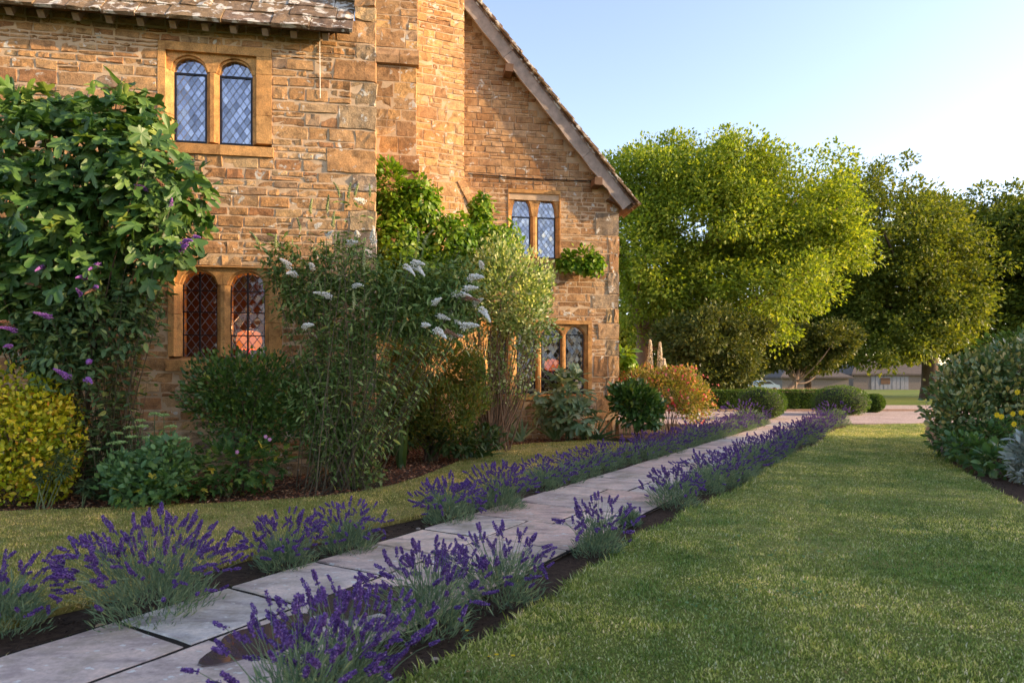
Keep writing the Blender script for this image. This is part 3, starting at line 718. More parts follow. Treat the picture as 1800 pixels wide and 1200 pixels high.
# eaves: rafter feet, soffit board, slates
ov = .34; rise = math.tan(math.radians(50)); zeave = W(560, 60, -ov)[1]
def R(u, t, h):                                         # t along the slope from the eave edge, h above the slope
    c, s = math.cos(math.radians(50)), math.sin(math.radians(50)); return B(u, -ov + t * c - h * s, zeave + t * s + h * c)
roof = part('roof', [R(a, t, h) for a in (UL, -.38) for t in (.12, 6.2) for h in (-.02, .02)], [BOXF], M_oakdark, wing)
for u in np.arange(UL + .2, -.4, .44):
    u += r.uniform(-.03, .03); V = [R(a, t, h) for a in (u - .045, u + .045) for t in (.08, 1.0) for h in (-.13, -.022)]; part('rafter_foot', V, [BOXF], M_oak, roof, origin=V[0])
t0 = 0.0
for row in range(7):
    ln = .62 - .04 * row; u = UL + r.uniform(0, .3)
    while u < -.36:
        w = r.uniform(.38, .78); w = min(w, -.33 - u) if -.33 - u - w > .25 else -.33 - u
        th = r.uniform(.035, .06); dz = .03 + r.uniform(0, .012); d = t0 + r.uniform(-.025, .025); nx = 5
        V = []
        for hh in (0, 1):
            for i in range(nx):
                x = u + .006 + (w - .012) * i / (nx - 1)
                for j, t in enumerate((d + (r.uniform(-.012, .012) if hh == 0 else 0), d + ln)): V.append(R(x, t, (dz + .018 if j == 0 else dz - .015) + (th + r.normal(0, .006) if hh else 0)))
        V = np.array(V); F = []
        for i in range(nx - 1):
            a = 2 * i; F += [[a, a + 1, a + 3, a + 2], [10 + a, 12 + a, 13 + a, 11 + a], [a, a + 2, 12 + a, 10 + a], [a + 1, 11 + a, 13 + a, a + 3]]
        F += [[0, 10, 11, 1], [8, 9, 19, 18]]
        part('slate', V, np.array(F), M_slate, roof, origin=V[0]); u += w
    t0 += ln * .62
V, F = tube([B(-.86, -.03, ZE - .12), B(-.85, -.035, ZE - 1.2)], .006, 4); part('cable', V, F, plain('white_cable', (.6, .58, .52), .6), wing)

# ---------------------------------------------------------------- gabled house
VG = 5.85; UC = W(1087, 600, VG)[0]
vb = VG - .30                                           # plane of the verge boards
pA, pB = np.array(W(822, 0, vb)), np.array(W(1098, 352, vb))   # centre line of the board
sl = (pA[1] - pB[1]) / (pA[0] - pB[0]); up_n = np.array([-sl, 1]) / math.hypot(sl, 1); dn = -np.array([1, sl]) / math.hypot(1, sl)
apexu = 1.2; PB = np.array([pB[0] + .03, pB[1] - .03 * abs(sl)])
roofz = lambda u: PB[1] + (u - PB[0]) * sl             # underside line of the roof
g1_out = px_rect(893, 985, 334, 462, VG); g1 = same(px_lights([(899, 932, 452, 380, 345), (944, 976, 454, 382, 347)], VG))
lts = [(857, 889, 692, 592, 578), (908, 941, 692, 588, 574), (951, 985, 692, 584, 571), (994, 1026, 692, 584, 571)]
g2_out = px_rect(845, 1040, 562, 702, VG); g2 = same(px_lights(lts, VG))
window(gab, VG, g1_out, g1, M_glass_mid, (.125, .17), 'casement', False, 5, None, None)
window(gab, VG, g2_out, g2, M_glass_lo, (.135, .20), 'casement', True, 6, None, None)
EAVE = roofz(UC) - .1
gwall = backing('wall', cells_around(-.4, UC - .02, -.1, EAVE, [g1_out, g2_out]), VG - .002, VG + .45, M_mortar, gab)
V, F = extrude([(-.4, EAVE), (UC - .02, EAVE), (apexu, roofz(apexu) - .12), (-.4, roofz(apexu) - 2.2)], lambda p, d: B(p[0], d, p[1]), VG + .012, VG + .45); part('gable_wall', V, F, M_mortar, gab)
V = Barr(box((UC - .45, VG + .451, -.1), (UC - .02, VG + 14, EAVE))); part('side_wall', V, [BOXF], M_gable, gab)
st = []; r = np.random.default_rng(33); qz = 0; qs = []; k = 0
while qz < EAVE - .1:
    h = min(r.uniform(.36, .62), EAVE - qz); L = r.uniform(.55, .8) if k % 2 else r.uniform(.28, .42); 
    if k % 3 == 0: qs += [(UC - L, UC - L * .42, qz, qz + h), (UC - L * .42, UC, qz, qz + h)]
    else: qs.append((UC - L, UC, qz, qz + h))
    qz += h; k += 1
ub0 = W(735, 200, VG - .75)[0]; ub1 = W(817, 200, VG - .75)[0]
for s_ in courses(-.3, UC, 0, roofz(apexu), (.095, .20), (.17, .50), [g1_out, g2_out] + qs, r, .2):
    if s_[3] > roofz(s_[1]) - .05 and s_[3] > EAVE: continue
    if s_[1] - s_[0] < .05 or s_[3] - s_[2] < .035 or s_[1] < ub1 - .9: continue
    V, F = stone(*s_, VG, r, .008, .004, 3, 2, .005, .004); st.append((V, F, gwall, M_gable, 'stone'))
for q in qs:
    V, F = stone(q[0], q[1] + (.02 if q[1] == UC else 0), q[2], q[3], VG, r, .024, .007, 5, 4, .008, .012); part('quoin', V, F, M_quoin if r.random() < .45 else M_gable, gwall, origin=V.mean(0))
    if q[1] == UC:
        V = Barr(box((q[0] + .02, VG + .012, q[2]), (UC + r.uniform(-.02, .03), VG + .5, q[3] - .008))); part('quoin_block', V, [BOXF], M_gable, gwall, origin=V.mean(0))
# chimney breast and the stepped shaft beside it; the breast is turned sunward to look brighter
CANT = math.tan(math.radians(13))
def shear(V):                                           # the right edge stands further back
    u = (V - O) @ U; return V + ((u - ub0) * CANT)[:, None] * VV
VB = VG - .75; zb_top = 13.0
zfl0, zfl1 = W(817, 312, VB)[1], W(850, 372, VB)[1]; ufl = W(850, 372, VB)[0]
breast = Acc(); 
for a, b, c, d in ((ub0 - .9, ub1 - .02, -.1, zb_top),): breast.add(Barr(box((a, VB - .001, c), (b, VG + .02, d))), [BOXF])
V, F = extrude([(ub1 - .02, -.1), (ufl - .02, -.1), (ufl - .02, zfl1 - .02), (ub1 - .02, zfl0 - .02)], lambda p, d: B(p[0], d, p[1]), VB + .012, VG + .02); breast.add(V, F)
V, F = breast.get(); brst = part('chimney_breast', shear(V), F, M_mortar, gab)
cs = courses(ub0 - .3, ub1, 3.0, zb_top, (.11, .36), (.16, .62), [], r, .35) + courses(ub0 - .3, ufl, 0, 3.0, (.13, .34), (.2, .62), [], r, .2)
for s_ in cs:
    if s_[2] > 11.4 or s_[1] - s_[0] < .05: continue
    u1 = s_[1] + (.015 if s_[1] == ub1 else 0)
    V, F = stone(s_[0], u1, s_[2], s_[3], VB, r, .012, .005, 4, 3, .005, .006); st.append((shear(V), F, brst, M_chim, 'stone'))
n = 5
for i in range(n):                                      # coping of the flare
    a, b = i / n + .004, (i + 1) / n - .004; zf = lambda t: zfl0 + (zfl1 - zfl0) * t; uf = lambda t: ub1 + (ufl - ub1) * t
    V, F = extrude([(uf(a) - .16, zf(a) - .05), (uf(b) - .16, zf(b) - .05), (uf(b) + .02, zf(b) + .02), (uf(a) + .02, zf(a) + .02)], lambda p, d: B(p[0], d, p[1]), VB - .04, VG - .02); part('coping_stone', shear(V), F, M_chim, brst, origin=V.mean(0))
VS = VG - 1.35; us1 = W(735, 200, VS)[0]; us0 = us1 - 1.0
def zpx(y): return W(700, y, VS)[1]
shaft = backing('chimney_shaft', [(us0, us1 - .02, -.1, zpx(285)), (us0, us1 - .05, zpx(285), zpx(98)), (us0, us1 - .02, zpx(98), zb_top)], VS + .037, VB + .3, M_mortar, gab)
for (za, zc, dv, du) in ((0, zpx(302), .04, 0), (zpx(270), zpx(116), .04, -.03), (zpx(84), 11.4, .04, 0)):
    for s_ in courses(us0, us1 + du, za, zc, (.2, .48), (.3, .62), [], r, .25):
        V, F = stone(*s_, VS + dv, r, .010, .005, 4, 3, .005, .005); st.append((V, F, shaft, M_gable if r.random() < .5 else M_chim, 'stone'))
for ya, yb in ((302, 270), (116, 84)):                  # offset courses
    za, zc = zpx(ya), zpx(yb); mid = za + (zc - za) * .5
    for a, b in ((us0, us1 - .42), (us1 - .42, us1 + .02)):
        V, F = extrude([(.10, za), (-.06, za + .03), (-.07, mid), (.05, zc), (.10, zc)], lambda p, d: B(d, VS + p[0], p[1]), a + .004, b - .003); part('offset_stone', V, F, M_gable, shaft, origin=V.mean(0))
lay(st, 300)
# verge boards, purlin ends, stone tiles
bw = .19
def along(t, h): return PB + up_n * h + np.array([-1, -sl]) / math.hypot(1, sl) * t
slope_len = np.linalg.norm(np.array([apexu, roofz(apexu)]) - PB)
js = [-.12, 1.55, slope_len * .5 + .9, slope_len]
for a, b in zip(js, js[1:]):
    N = 10; V = []
    for i in range(N + 1):
        t = a + .004 + (b - a - .008) * i / N; wob = .012 * math.sin(i * 2.1 + a) + r.normal(0, .006)
        for h, dv in ((-bw + wob, 0), (bw * .75, 0), (bw * .75, .06), (-bw + wob, .06)):
            p = along(t, h); V.append(B(p[0], vb + dv, p[1]))
    F = [[4 * i + j, 4 * i + (j + 1) % 4, 4 * i + 4 + (j + 1) % 4, 4 * i + 4 + j] for i in range(N) for j in range(4)] + [[3, 2, 1, 0], [4 * N, 4 * N + 1, 4 * N + 2, 4 * N + 3]]
    V = np.array(V); part('verge_board', V, np.array(F), M_oak, gab, origin=V[0])
groof = Acc()
V, F = extrude([along(-.2, bw * .6), along(slope_len, bw * .6), along(slope_len, bw * .6 + .04), along(-.2, bw * .6 + .04)], lambda p, d: B(p[0], d, p[1]), vb - .02, VG + 14); groof.add(V, F)
L0 = np.array([apexu, roofz(apexu)]); V, F = extrude([(apexu, L0[1] + .1), (apexu - 5.2, L0[1] + 5.2 * sl + .1), (apexu - 5.2, L0[1] + 5.2 * sl + .2), (apexu, L0[1] + .25)], lambda p, d: B(p[0], d, p[1]), vb - .02, VG + 14); groof.add(V, F)
grf = groof.part('roof', M_slate, gab)
t = -.3; ti = 0
while t < slope_len:
    L = max(.36 - .006 * ti, .26); d = vb - .10
    for j in range(3):
        w = r.uniform(.35, .55); th = r.uniform(.035, .055); o_ = r.uniform(-.02, .02); h = bw * .6 + .045
        poly = [along(t + o_, h + .045), along(t + L * 1.5, h - .0), along(t + L * 1.5, h + th), along(t + o_, h + .045 + th)]
        V, F = extrude(poly, lambda p, dd: B(p[0], dd, p[1]), d + r.uniform(-.03, .02), d + w); part('roof_tile', V, F, M_slate, grf, origin=V.mean(0)); d += w + .006
    t += L; ti += 1
for (px, py) in ((893, 125), (1048, 322)):
    u, z = W(px, py, VG - .2); V, F = extrude([(u - .10, z - .09), (u + .10, z - .10), (u + .11, z + .09), (u - .09, z + .10)], lambda p, d: B(p[0], d, p[1]), VG - .40, VG + .05); part('purlin_end', V, F, M_oakdark, gab, origin=V.mean(0))
V, F = extrude([along(-.22, -.02), along(.35, -.30), along(.35, .1), along(-.22, .1)], lambda p, d: B(p[0], d, p[1]), VG - .22, VG + 3); part('eaves_board', V, F, M_oakdark, gab)
c0, c1 = W(822, 306, VG - .02), W(1040, 319, VG - .02); V, F = tube([B(a, VG - .035, b) for a, b in (c0, ((c0[0] + c1[0]) / 2, (c0[1] + c1[1]) / 2 - .03), c1)], .014, 5); part('iron_tie', V, F, M_iron, gab)
ua, za = W(823, 69, VG - .02); vent = part('vent_grille', Barr(box((ua - .09, VG - .03, za - .09), (ua + .09, VG + .02, za + .09))), [BOXF], M_gable, gab)
for i in (-1, 1):
    for j in (-1, 1): V, F = tube([B(ua + .035 * i, VG - .033, za + .035 * j), B(ua + .035 * i, VG - .01, za + .035 * j)], .022, 8); part('vent_hole', V, F, M_room, vent)

# lamps in the rooms
def emit(name, col, s):
    m, nt, bs, out = newmat(name); bs.inputs['Base Color'].default_value = (*col, 1); bs.inputs['Emission Color'].default_value = (*col, 1); bs.inputs['Emission Strength'].default_value = s; return m
def lathe(c, prof, n=20):
    a = np.arange(n) * 2 * math.pi / n; V = np.array([[c[0] + rr * math.cos(t), c[1] + rr * math.sin(t), c[2] + z] for rr, z in prof for t in a]); m = len(prof)
    return V, [np.array([[i * n + j, i * n + (j + 1) % n, (i + 1) * n + (j + 1) % n, (i + 1) * n + j] for i in range(m - 1) for j in range(n)])]
def table_lamp(px, py, v, label, col, s, watts):
    u, z = W(px, py, v); c = B(u, v, z); base = c - np.array([0, 0, .42]); t = thing('table_lamp', label, 'lamp', base)
    V, F = lathe(c, [(.10, .12), (.16, .09), (.185, -.02), (.17, -.12), (.12, -.15)]); part('lamp_shade', c + (V - c) * 1.1, F, emit('lamp_shade', col, s), t, smooth=True)
    V, F = lathe(c, [(.0, -.42), (.09, -.42), (.09, -.40), (.03, -.38), (.05, -.30), (.02, -.22), (.015, -.1), (0, -.1)], 12); part('lamp_stand', V, F, M_oakdark, t, smooth=True)
    V = Barr(box((u - .4, v - .25, z - .47), (u + .4, v + .25, z - .42))); tb = part('side_table', V, [BOXF], M_oakdark, None); tag(tb, 'dark table top under lamp inside ' + ('near wing' if px < 660 else 'gabled house'), 'table')
    if watts:
        l = bpy.data.lights.new('lamp_light', 'POINT'); l.energy = watts; l.color = (1, .45, .16); l.shadow_soft_size = .06; link('lamp_light', l, t, c + np.array([0, 0, .17]))
table_lamp(438, 596, .62, 'glowing orange lamp behind leaded window under the bush top', (1.0, .22, .035), .22, 6)
table_lamp(970, 640, VG + .8, 'dim orange lamp behind tall leaded window of gabled house', (.8, .15, .04), .22, 1.0)
# ================================================================== plants by the house
M_bark = plain('bark', (.10, .068, .045), .95, var=.4, scale=14, bmp=.7)
M_stem = plain('green_stem', (.10, .13, .05), .7, var=.3, scale=20, bmp=.1)
M_brown = plain('brown_stem', (.20, .11, .06), .85, var=.35, scale=20, bmp=.3)
M_bstem = plain('buddleia_stem', (.085, .07, .04), .8, var=.35, scale=20, bmp=.2)
M_redstem = plain('warm_brown_branch', (.19, .115, .065), .85, var=.35, scale=16, bmp=.4)
def stems(base, targets, rad, seed, spread=.12, sides=5, n=7, arch=.3):
    r = np.random.default_rng(seed); a = Acc(); cur = []
    for t in targets:
        b = base + np.r_[r.normal(0, spread, 2), 0]; m = b * .5 + t * .5; m = m + np.r_[(b - t)[:2] * arch, abs(t[2] - b[2]) * arch * .6] + r.normal(0, .05, 3)
        c = bez(b, m, t, n); rr = rad * r.uniform(.6, 1.2); a.add(*tube(c, np.linspace(rr, rr * .3, n), sides)); cur.append(c)
    return a, cur
def bush(name, label, cat, ells, n, T, size, mat, base, seed=1, nst=10, rad=.012, stem_mat=None, shell=(.45, 1.02), amp=.22, leafname='foliage', kw={}, group=None):
    t = thing(name, label, cat, base, group); P, N = fill(ells, n, shell, seed, amp)
    V, F = leafset(T, P, N, size, seed, **kw); part(leafname, V, F, mat, t, kind='stuff')
    r = np.random.default_rng(seed + 7)
    if nst:
        tg = [P[i] for i in r.integers(0, len(P), nst)]; a, _ = stems(np.asarray(base, float), tg, rad, seed, .08); a.part('stems', stem_mat or M_bark, t, smooth=True)
    return t
def panicles(mesh_list, tips, dirs, scale, t, name='flower_spike', seed=1):
    r = np.random.default_rng(seed)
    for p, d in zip(tips, dirs):
        o = link(name, mesh_list[int(r.integers(len(mesh_list)))], t, p); o.rotation_euler = Vector(d).to_track_quat('Y', 'Z').to_euler(); k = scale * r.uniform(.75, 1.2); o.scale = (k, k, k)
def panicle_mesh(name, mat, seed, L=1.0, w=.17, n=150, bend=.25):
    r = np.random.default_rng(seed); t = r.random(n) ** .85; a = r.uniform(0, 6.283, n); rr = w * (1 - t ** 1.5) * (.75 + .25 * np.sin(t * 40)) + .012
    P = np.stack([rr * np.cos(a), t * L, rr * np.sin(a) - bend * t * t], -1); V, F = octs(P, r.uniform(.035, .065, n)[:, None] * np.ones((1, 3)))
    A = Acc().add(V, F); V, F = tube([(0, -.15, 0), (0, .4, -bend * .16), (0, .85, -bend * .72)], [.02, .05, .02], 5); A.add(V, F); V, F = A.get(); return mesh(name, V, F, mat)
M_white = leafmat('white_florets', [(0, (.74, .70, .60)), (.4, (.88, .86, .80)), (1, (.92, .91, .88))], .3, .7, .2, (1, 1, .95))
M_bud = leafmat('green_buds', [(0, (.20, .26, .09)), (.6, (.34, .38, .16)), (1, (.50, .52, .30))], .25, .7, .2)
M_purple = leafmat('purple_florets', [(0, (.20, .06, .30)), (.5, (.33, .13, .46)), (1, (.45, .22, .55))], .2, .7, .2, (1, .8, 1))
M_faded = leafmat('faded_florets', [(0, (.16, .07, .04)), (1, (.34, .20, .13))], .1, .8, .1, (1, 1, 1))
PW_ = [panicle_mesh('white_panicle', M_white, s, w=.19, bend=b) for s, b in ((1, .3), (2, .5), (3, .15))]
PB_ = [panicle_mesh('bud_panicle', M_bud, s, w=.10, n=110, bend=b) for s, b in ((4, .2), (5, -.15), (6, .5))]
PP_ = [panicle_mesh('purple_panicle', M_purple, s, w=.16, bend=b) for s, b in ((7, .3), (8, .1), (9, .5))]
PF_ = [panicle_mesh('faded_panicle', M_faded, 10, w=.12, n=110)]

# --- fig against the wing
M_fig = leafmat('fig_leaf', [(0, (.035, .09, .022)), (.35, (.06, .13, .030)), (.75, (.092, .175, .038)), (.95, (.15, .235, .05)), (1, (.25, .31, .06))], .22, .42, .35, (1.3, 1.4, .5))
fig = thing('fig_tree', 'large-leaved fig sprawling up the near wing wall beside upper window', 'tree', PD(110, 850, 8.9) * [1, 1, 0])
rf = np.random.default_rng(44)
fe = [E(110, 260, 8.6, 210, 95, .7), E(230, 320, 8.5, 110, 95, .6), E(70, 400, 8.6, 160, 120, .8), E(270, 410, 8.35, 70, 70, .4), E(20, 520, 8.6, 150, 90, .6), E(150, 470, 8.5, 110, 80, .6), E(330, 345, 8.7, 45, 60, .3), E(235, 205, 8.9, 70, 45, .35), E(60, 190, 8.9, 90, 40, .35)]
P, N = fill(fe, 2700, (.3, 1.0), 3, .2, .8)
x, y = to_px(P); k = ~((x > 300) & (x < 480) & (y < 262)) ; P, N = P[k], N[k]
D = norm(.5 * N + np.array([0, -.25, -.45]) + rf.normal(0, .45, P.shape)); NN = norm(.55 * N + np.array([0, -.35, .55]) + rf.normal(0, .35, P.shape)); S = rf.uniform(.15, .33, len(P))
front = np.argsort(P[:, 1] - .3 * N[:, 2])
figT = [T_fig(rnd) for _ in range(7)]; figM = [mesh('fig_leaf', *T, M_fig) for T in figT]
a, cur = stems(wl(fig), [P[i] for i in rf.integers(0, len(P), 44)], .02, 5, .25, 5, 9, .15); a.part('branches', M_bark, fig, smooth=True)
from mathutils import Matrix
for i in front[:300]:
    yv = D[i]; zv = norm(NN[i] - NN[i].dot(yv) * yv); xv = np.cross(yv, zv)
    o = link('leaf', figM[int(rf.integers(7))], fig, P[i]); o.rotation_euler = Matrix((xv, yv, zv)).transposed().to_euler(); o.scale = (S[i],) * 3
A = Acc()
for q in range(7):
    idx = front[300:][q::7]; A.add(*leaves(figT[q], P[idx], D[idx], NN[idx], S[idx]))
A.part('inner_leaves', M_fig, fig, kind='stuff')

# --- purple buddleia under the fig
M_bud_leaf = leafmat('buddleia_leaf', [(0, (.042, .09, .036)), (.5, (.075, .135, .048)), (.85, (.12, .185, .065)), (1, (.24, .27, .07))], .22, .5, .3)
def buddleia(name, label, base, flowers, extra, leaf, lsz, mats, seed, arch, nl, fscale, fills, nfill, k0=.12):
    t = thing(name, label, 'shrub', base); r = np.random.default_rng(seed); tips = [PD(*f[:3]) for f in flowers]; kinds = [f[3] for f in flowers]
    tg = tips + [PD(*e) for e in extra]; a, cur = stems(base, tg, .0075, seed, .25, 5, 11, arch); a.part('stems', M_bstem, t, smooth=True)
    Ps, Ds, Ns = [], [], []
    for c in cur:
        for k in np.linspace(k0, .98, nl):
            i = k * (len(c) - 1); j = int(min(i, len(c) - 2)); p = c[j] + (c[j + 1] - c[j]) * (i - j); tv = norm(c[j + 1] - c[j]); s_ = norm(np.cross(tv, r.normal(size=3)))
            for sg in (1, -1): Ps.append(p); Ds.append(s_ * sg + tv * .4 + np.array([0, 0, -.35])); Ns.append(UP + r.normal(0, .4, 3))
    P, N = fill(fills, nfill, (.35, 1.0), seed, .25); Ps = np.vstack([np.array(Ps), P]); Ds = np.vstack([np.array(Ds), .5 * N + r.normal(0, .6, P.shape) + np.array([0, 0, -.1])]); Ns = np.vstack([np.array(Ns), UP + .5 * N + r.normal(0, .5, P.shape)])
    V, F = leaves(leaf, Ps, Ds, Ns, r.uniform(.6, 1.3, len(Ps)) * lsz); part('foliage', V, F, mats, t, kind='stuff')
    for p, c, kd in zip(tips, cur, kinds):
        d = norm(norm(c[-1] - c[-2]) * .6 + (np.array([0, 0, .8]) if kd == 'b' else np.array([r.uniform(-.5, .9), -.5, r.uniform(-.7, .1)])))
        panicles({'w': PW_, 'b': PB_, 'p': PP_, 'f': PF_}[kd], [p], [d], fscale * (.8 if kd == 'b' else 1), t, {'w': 'flower_spike', 'p': 'flower_spike', 'b': 'flower_bud', 'f': 'faded_spike'}[kd], int(r.integers(1e6)))
    return t
pf = [(290, 332, 8.2), (258, 335, 8.2), (340, 416, 8.2), (322, 428, 8.15), (318, 440, 8.2), (300, 362, 8.2), (58, 474, 8.1), (84, 470, 8.1), (176, 466, 8.1), (152, 490, 8.1), (168, 506, 8.1), (144, 520, 8.1), (14, 566, 8.0), (20, 610, 8.0), (90, 558, 8.0), (157, 636, 8.0), (152, 668, 8.0), (122, 664, 8.0), (70, 504, 8.1), (28, 582, 8.0)]
rr0 = np.random.default_rng(6)
buddleia('purple_buddleia', 'purple-flowered buddleia hanging below the fig beside lower window', PD(190, 838, 8.7) * [1, 1, 0], [(*f, 'p' if i % 6 else 'f') for i, f in enumerate(pf)] + [(24, 574, 8.05, 'f'), (165, 510, 8.1, 'f')],
         [(rr0.uniform(20, 270), rr0.uniform(430, 640), rr0.uniform(8.1, 8.9)) for _ in range(26)], T_oval(.20, .2), .12, M_bud_leaf, 12, .12, 17, .18, [E(120, 560, 8.4, 140, 90, .4), E(230, 520, 8.6, 60, 70, .3), E(110, 640, 8.2, 60, 50, .3), E(60, 480, 8.7, 120, 60, .3)], 4200)
# bare old stems against the wall
t = thing('bare_shrub', 'bare brown-stemmed old shrub against wall below lower window', 'shrub', PD(205, 800, 9.3) * [1, 1, 0]); rb = np.random.default_rng(3)
a, cur = stems(wl(t), [PD(rb.uniform(150, 262), rb.uniform(560, 720), rb.uniform(9.1, 9.6)) for _ in range(60)], .012, 8, .10, 4, 8, .05); a.part('stems', M_brown, t)
P = np.array([c[int(rb.integers(4, 8))] + rb.normal(0, .04, 3) for c in cur for _ in range(5)]); V, F = leafset(T_oval(.3), P, rdir(len(P)), .075, 4, jit=1.2); part('foliage', V, F, leafmat('sparse_leaf', [(0, (.09, .14, .03)), (.6, (.16, .22, .04)), (1, (.28, .26, .06))], .35), t, kind='stuff')
# --- golden shrub
M_gold = leafmat('golden_leaf', [(0, (.20, .25, .015)), (.3, (.42, .42, .02)), (.6, (.66, .56, .025)), (.85, (.78, .60, .05)), (1, (.62, .25, .04))], .38, .4, .35, (1.2, 1.15, .5), (3.0, (.55, .75, .6)))
bush('golden_shrub', 'golden yellow small-leaved shrub with orange tips in the house bed', 'shrub', [E(25, 770, 7.95, 100, 120, .55), E(75, 745, 8.05, 58, 75, .4), E(-60, 760, 8.0, 90, 130, .5), E(85, 830, 8.0, 45, 50, .35)], 10500, T_oval(.30, .1), .06, M_gold, PD(25, 880, 8.0) * [1, 1, 0], 9, 14, kw=dict(out=.5, up=.4, jit=.8))
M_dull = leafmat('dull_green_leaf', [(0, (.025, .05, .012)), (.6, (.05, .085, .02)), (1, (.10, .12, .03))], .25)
# --- euphorbias: whorls of narrow leaves on bare stems
M_eu = leafmat('euphorbia_leaf', [(0, (.045, .095, .050)), (.6, (.085, .15, .07)), (1, (.17, .24, .09))], .25, .5, .3)
def euphorbia(label, base, heads, seed):
    t = thing('euphorbia', label, 'plant', base, 'euphorbias in the house bed'); r = np.random.default_rng(seed); A = Acc(); S_ = Acc()
    for h in heads:
        h = PD(*h); b = base + np.r_[r.normal(0, .05, 2), 0]; c = bez(b, b * .4 + h * .6 + [0, 0, .05], h, 6); S_.add(*tube(c, [.009, .008, .007, .006, .005, .004], 5)); n = 60; k = r.random(n) ** .7; P = c[0] + (h - c[0]) * (.55 + .45 * k)[:, None]; an = r.uniform(0, 6.28, n)
        D = np.stack([np.cos(an), np.sin(an), -.15 + 1.3 * (k - .5)], -1); A.add(*leaves(T_quad(.09, .02, .08), P, D, UP + .3 * D, .075 + .05 * k * (1 - k) * 4))
    S_.part('stems', M_stem, t, smooth=True); A.part('foliage', M_eu, t, kind='stuff')
euphorbia('green euphorbia with whorled narrow leaves in front of the golden shrub', PD(78, 888, 7.7) * [1, 1, 0], [(50, 800, 7.7), (80, 812, 7.65), (105, 790, 7.75), (120, 805, 7.7), (125, 735, 8.0), (135, 790, 7.8)], 3)
euphorbia('small euphorbia whorl between the golden shrub and pale sedum', PD(150, 880, 7.8) * [1, 1, 0], [(150, 845, 7.8), (160, 852, 7.85)], 4)
# --- sedum
M_sed = leafmat('sedum_leaf', [(0, (.06, .13, .05)), (.6, (.10, .20, .07)), (1, (.16, .27, .09))], .25, .45, .35); M_sedh = leafmat('sedum_head', [(0, (.18, .30, .09)), (.6, (.27, .40, .13)), (1, (.36, .47, .20))], .2, .7)
t = thing('sedum', 'sedum clump with flat pale green flower heads below old shrub', 'plant', PD(255, 880, 7.8) * [1, 1, 0]); rs = np.random.default_rng(12); S_ = Acc(); A = Acc()
hd = [(212, 778), (228, 752), (245, 740), (272, 728), (288, 730), (300, 750), (307, 770), (322, 772), (286, 768), (270, 782), (242, 795), (212, 795), (250, 750), (165, 790), (184, 817), (291, 798), (318, 788), (205, 762), (262, 770), (232, 768), (198, 780), (330, 790)]
for hx, hy in hd:
    d = 7.75 + (870 - hy) * .006; h = PD(hx, hy, d); b = h * [1, 1, 0] + np.r_[rs.normal(0, .05, 2), 0]; c = bez(b, (b + h) / 2 + rs.normal(0, .02, 3), h, 6); S_.add(*tube(c, .006, 5))
    n = 70; k = rs.uniform(.02, .85, n); P = c[0] + (h - c[0]) * k[:, None]; an = rs.uniform(0, 6.28, n); D = np.stack([np.cos(an), np.sin(an), .25 + 0 * an], -1); A.add(*leaves(T_oval(.28, .15), P, D, UP - .2 * D, .13 * (1.1 - .6 * k)))
    n = 70; rr = .075 * rs.random(n) ** .5; an = rs.uniform(0, 6.28, n); V, F = octs(h + np.stack([rr * np.cos(an), rr * np.sin(an), .018 - 3 * rr ** 2 + rs.normal(0, .005, n)], -1), .011); part('flower_head', V, F, M_sedh, t, origin=h)
P, N = fill([E(245, 838, 7.85, 78, 46, .3), E(290, 815, 7.95, 50, 50, .25)], 1300, (.4, 1), 5, .2); A.add(*leafset(T_oval(.30, .15), P, N, .085, 6))
S_.part('stems', M_stem, t); A.part('foliage', M_sed, t, kind='stuff')
# --- dark shrub under the lower window
M_dk = leafmat('dark_glossy_leaf', [(0, (.03, .075, .016)), (.6, (.065, .135, .026)), (.95, (.13, .21, .04)), (1, (.28, .28, .03))], .2, .38, .45)
bush('dark_shrub', 'dense dark green shrub standing under the lower wing window', 'shrub', [E(425, 690, 9.4, 100, 72, .5), E(380, 680, 9.3, 60, 55, .4), E(480, 720, 9.4, 60, 85, .4), E(440, 740, 9.35, 70, 60, .4)], 7500, T_oval(.26, .1), .062, M_dk, PD(430, 850, 9.3) * [1, 1, 0], 14, 16, .014, kw=dict(out=.8, up=.5, jit=.6))
# --- geranium and leafy ground plants
M_ger = leafmat('geranium_leaf', [(0, (.035, .085, .02)), (.6, (.07, .145, .032)), (.93, (.14, .21, .04)), (1, (.40, .32, .04))], .3, .5, .3)
M_pink = leafmat('pink_petal', [(0, (.50, .18, .38)), (1, (.65, .35, .55))], .3, .6, .2, (1, 1, 1))
def low_plant(label, ells, n, base, seed, fl=(), mat=M_ger, size=.10, name='geranium', T=None):
    t = bush(name, label, 'plant', ells, n, T or T_fig(rnd), size, mat, base, seed, 10, .004, M_stem, kw=dict(out=.5, up=.1, nup=1.0, nout=.4))
    for f in fl:
        p = PD(*f); a = np.arange(5) * 1.2566; D = np.stack([np.cos(a), np.zeros(5), np.sin(a)], -1); V, F = leaves(T_oval(.34, 0, 0), np.repeat(p[None], 5, 0), D, np.tile([[0, -1, .3]], (5, 1)), .028); part('flower', V, F, M_pink, t, origin=p)
    return t
low_plant('pink-flowered geranium sprawling on bed under the dark shrub', [E(400, 815, 8.5, 60, 50, .35), E(350, 840, 8.3, 40, 34, .3), E(450, 820, 8.6, 60, 48, .3)], 650, PD(400, 868, 8.4) * [1, 1, 0], 21, [(417, 794, 8.1), (467, 767, 8.1), (474, 772, 8.1)])
low_plant('low leafy geranium in front of sedum and the euphorbia', [E(240, 862, 7.7, 50, 22, .25), E(305, 850, 7.75, 36, 30, .25)], 170, PD(260, 884, 7.7) * [1, 1, 0], 22)
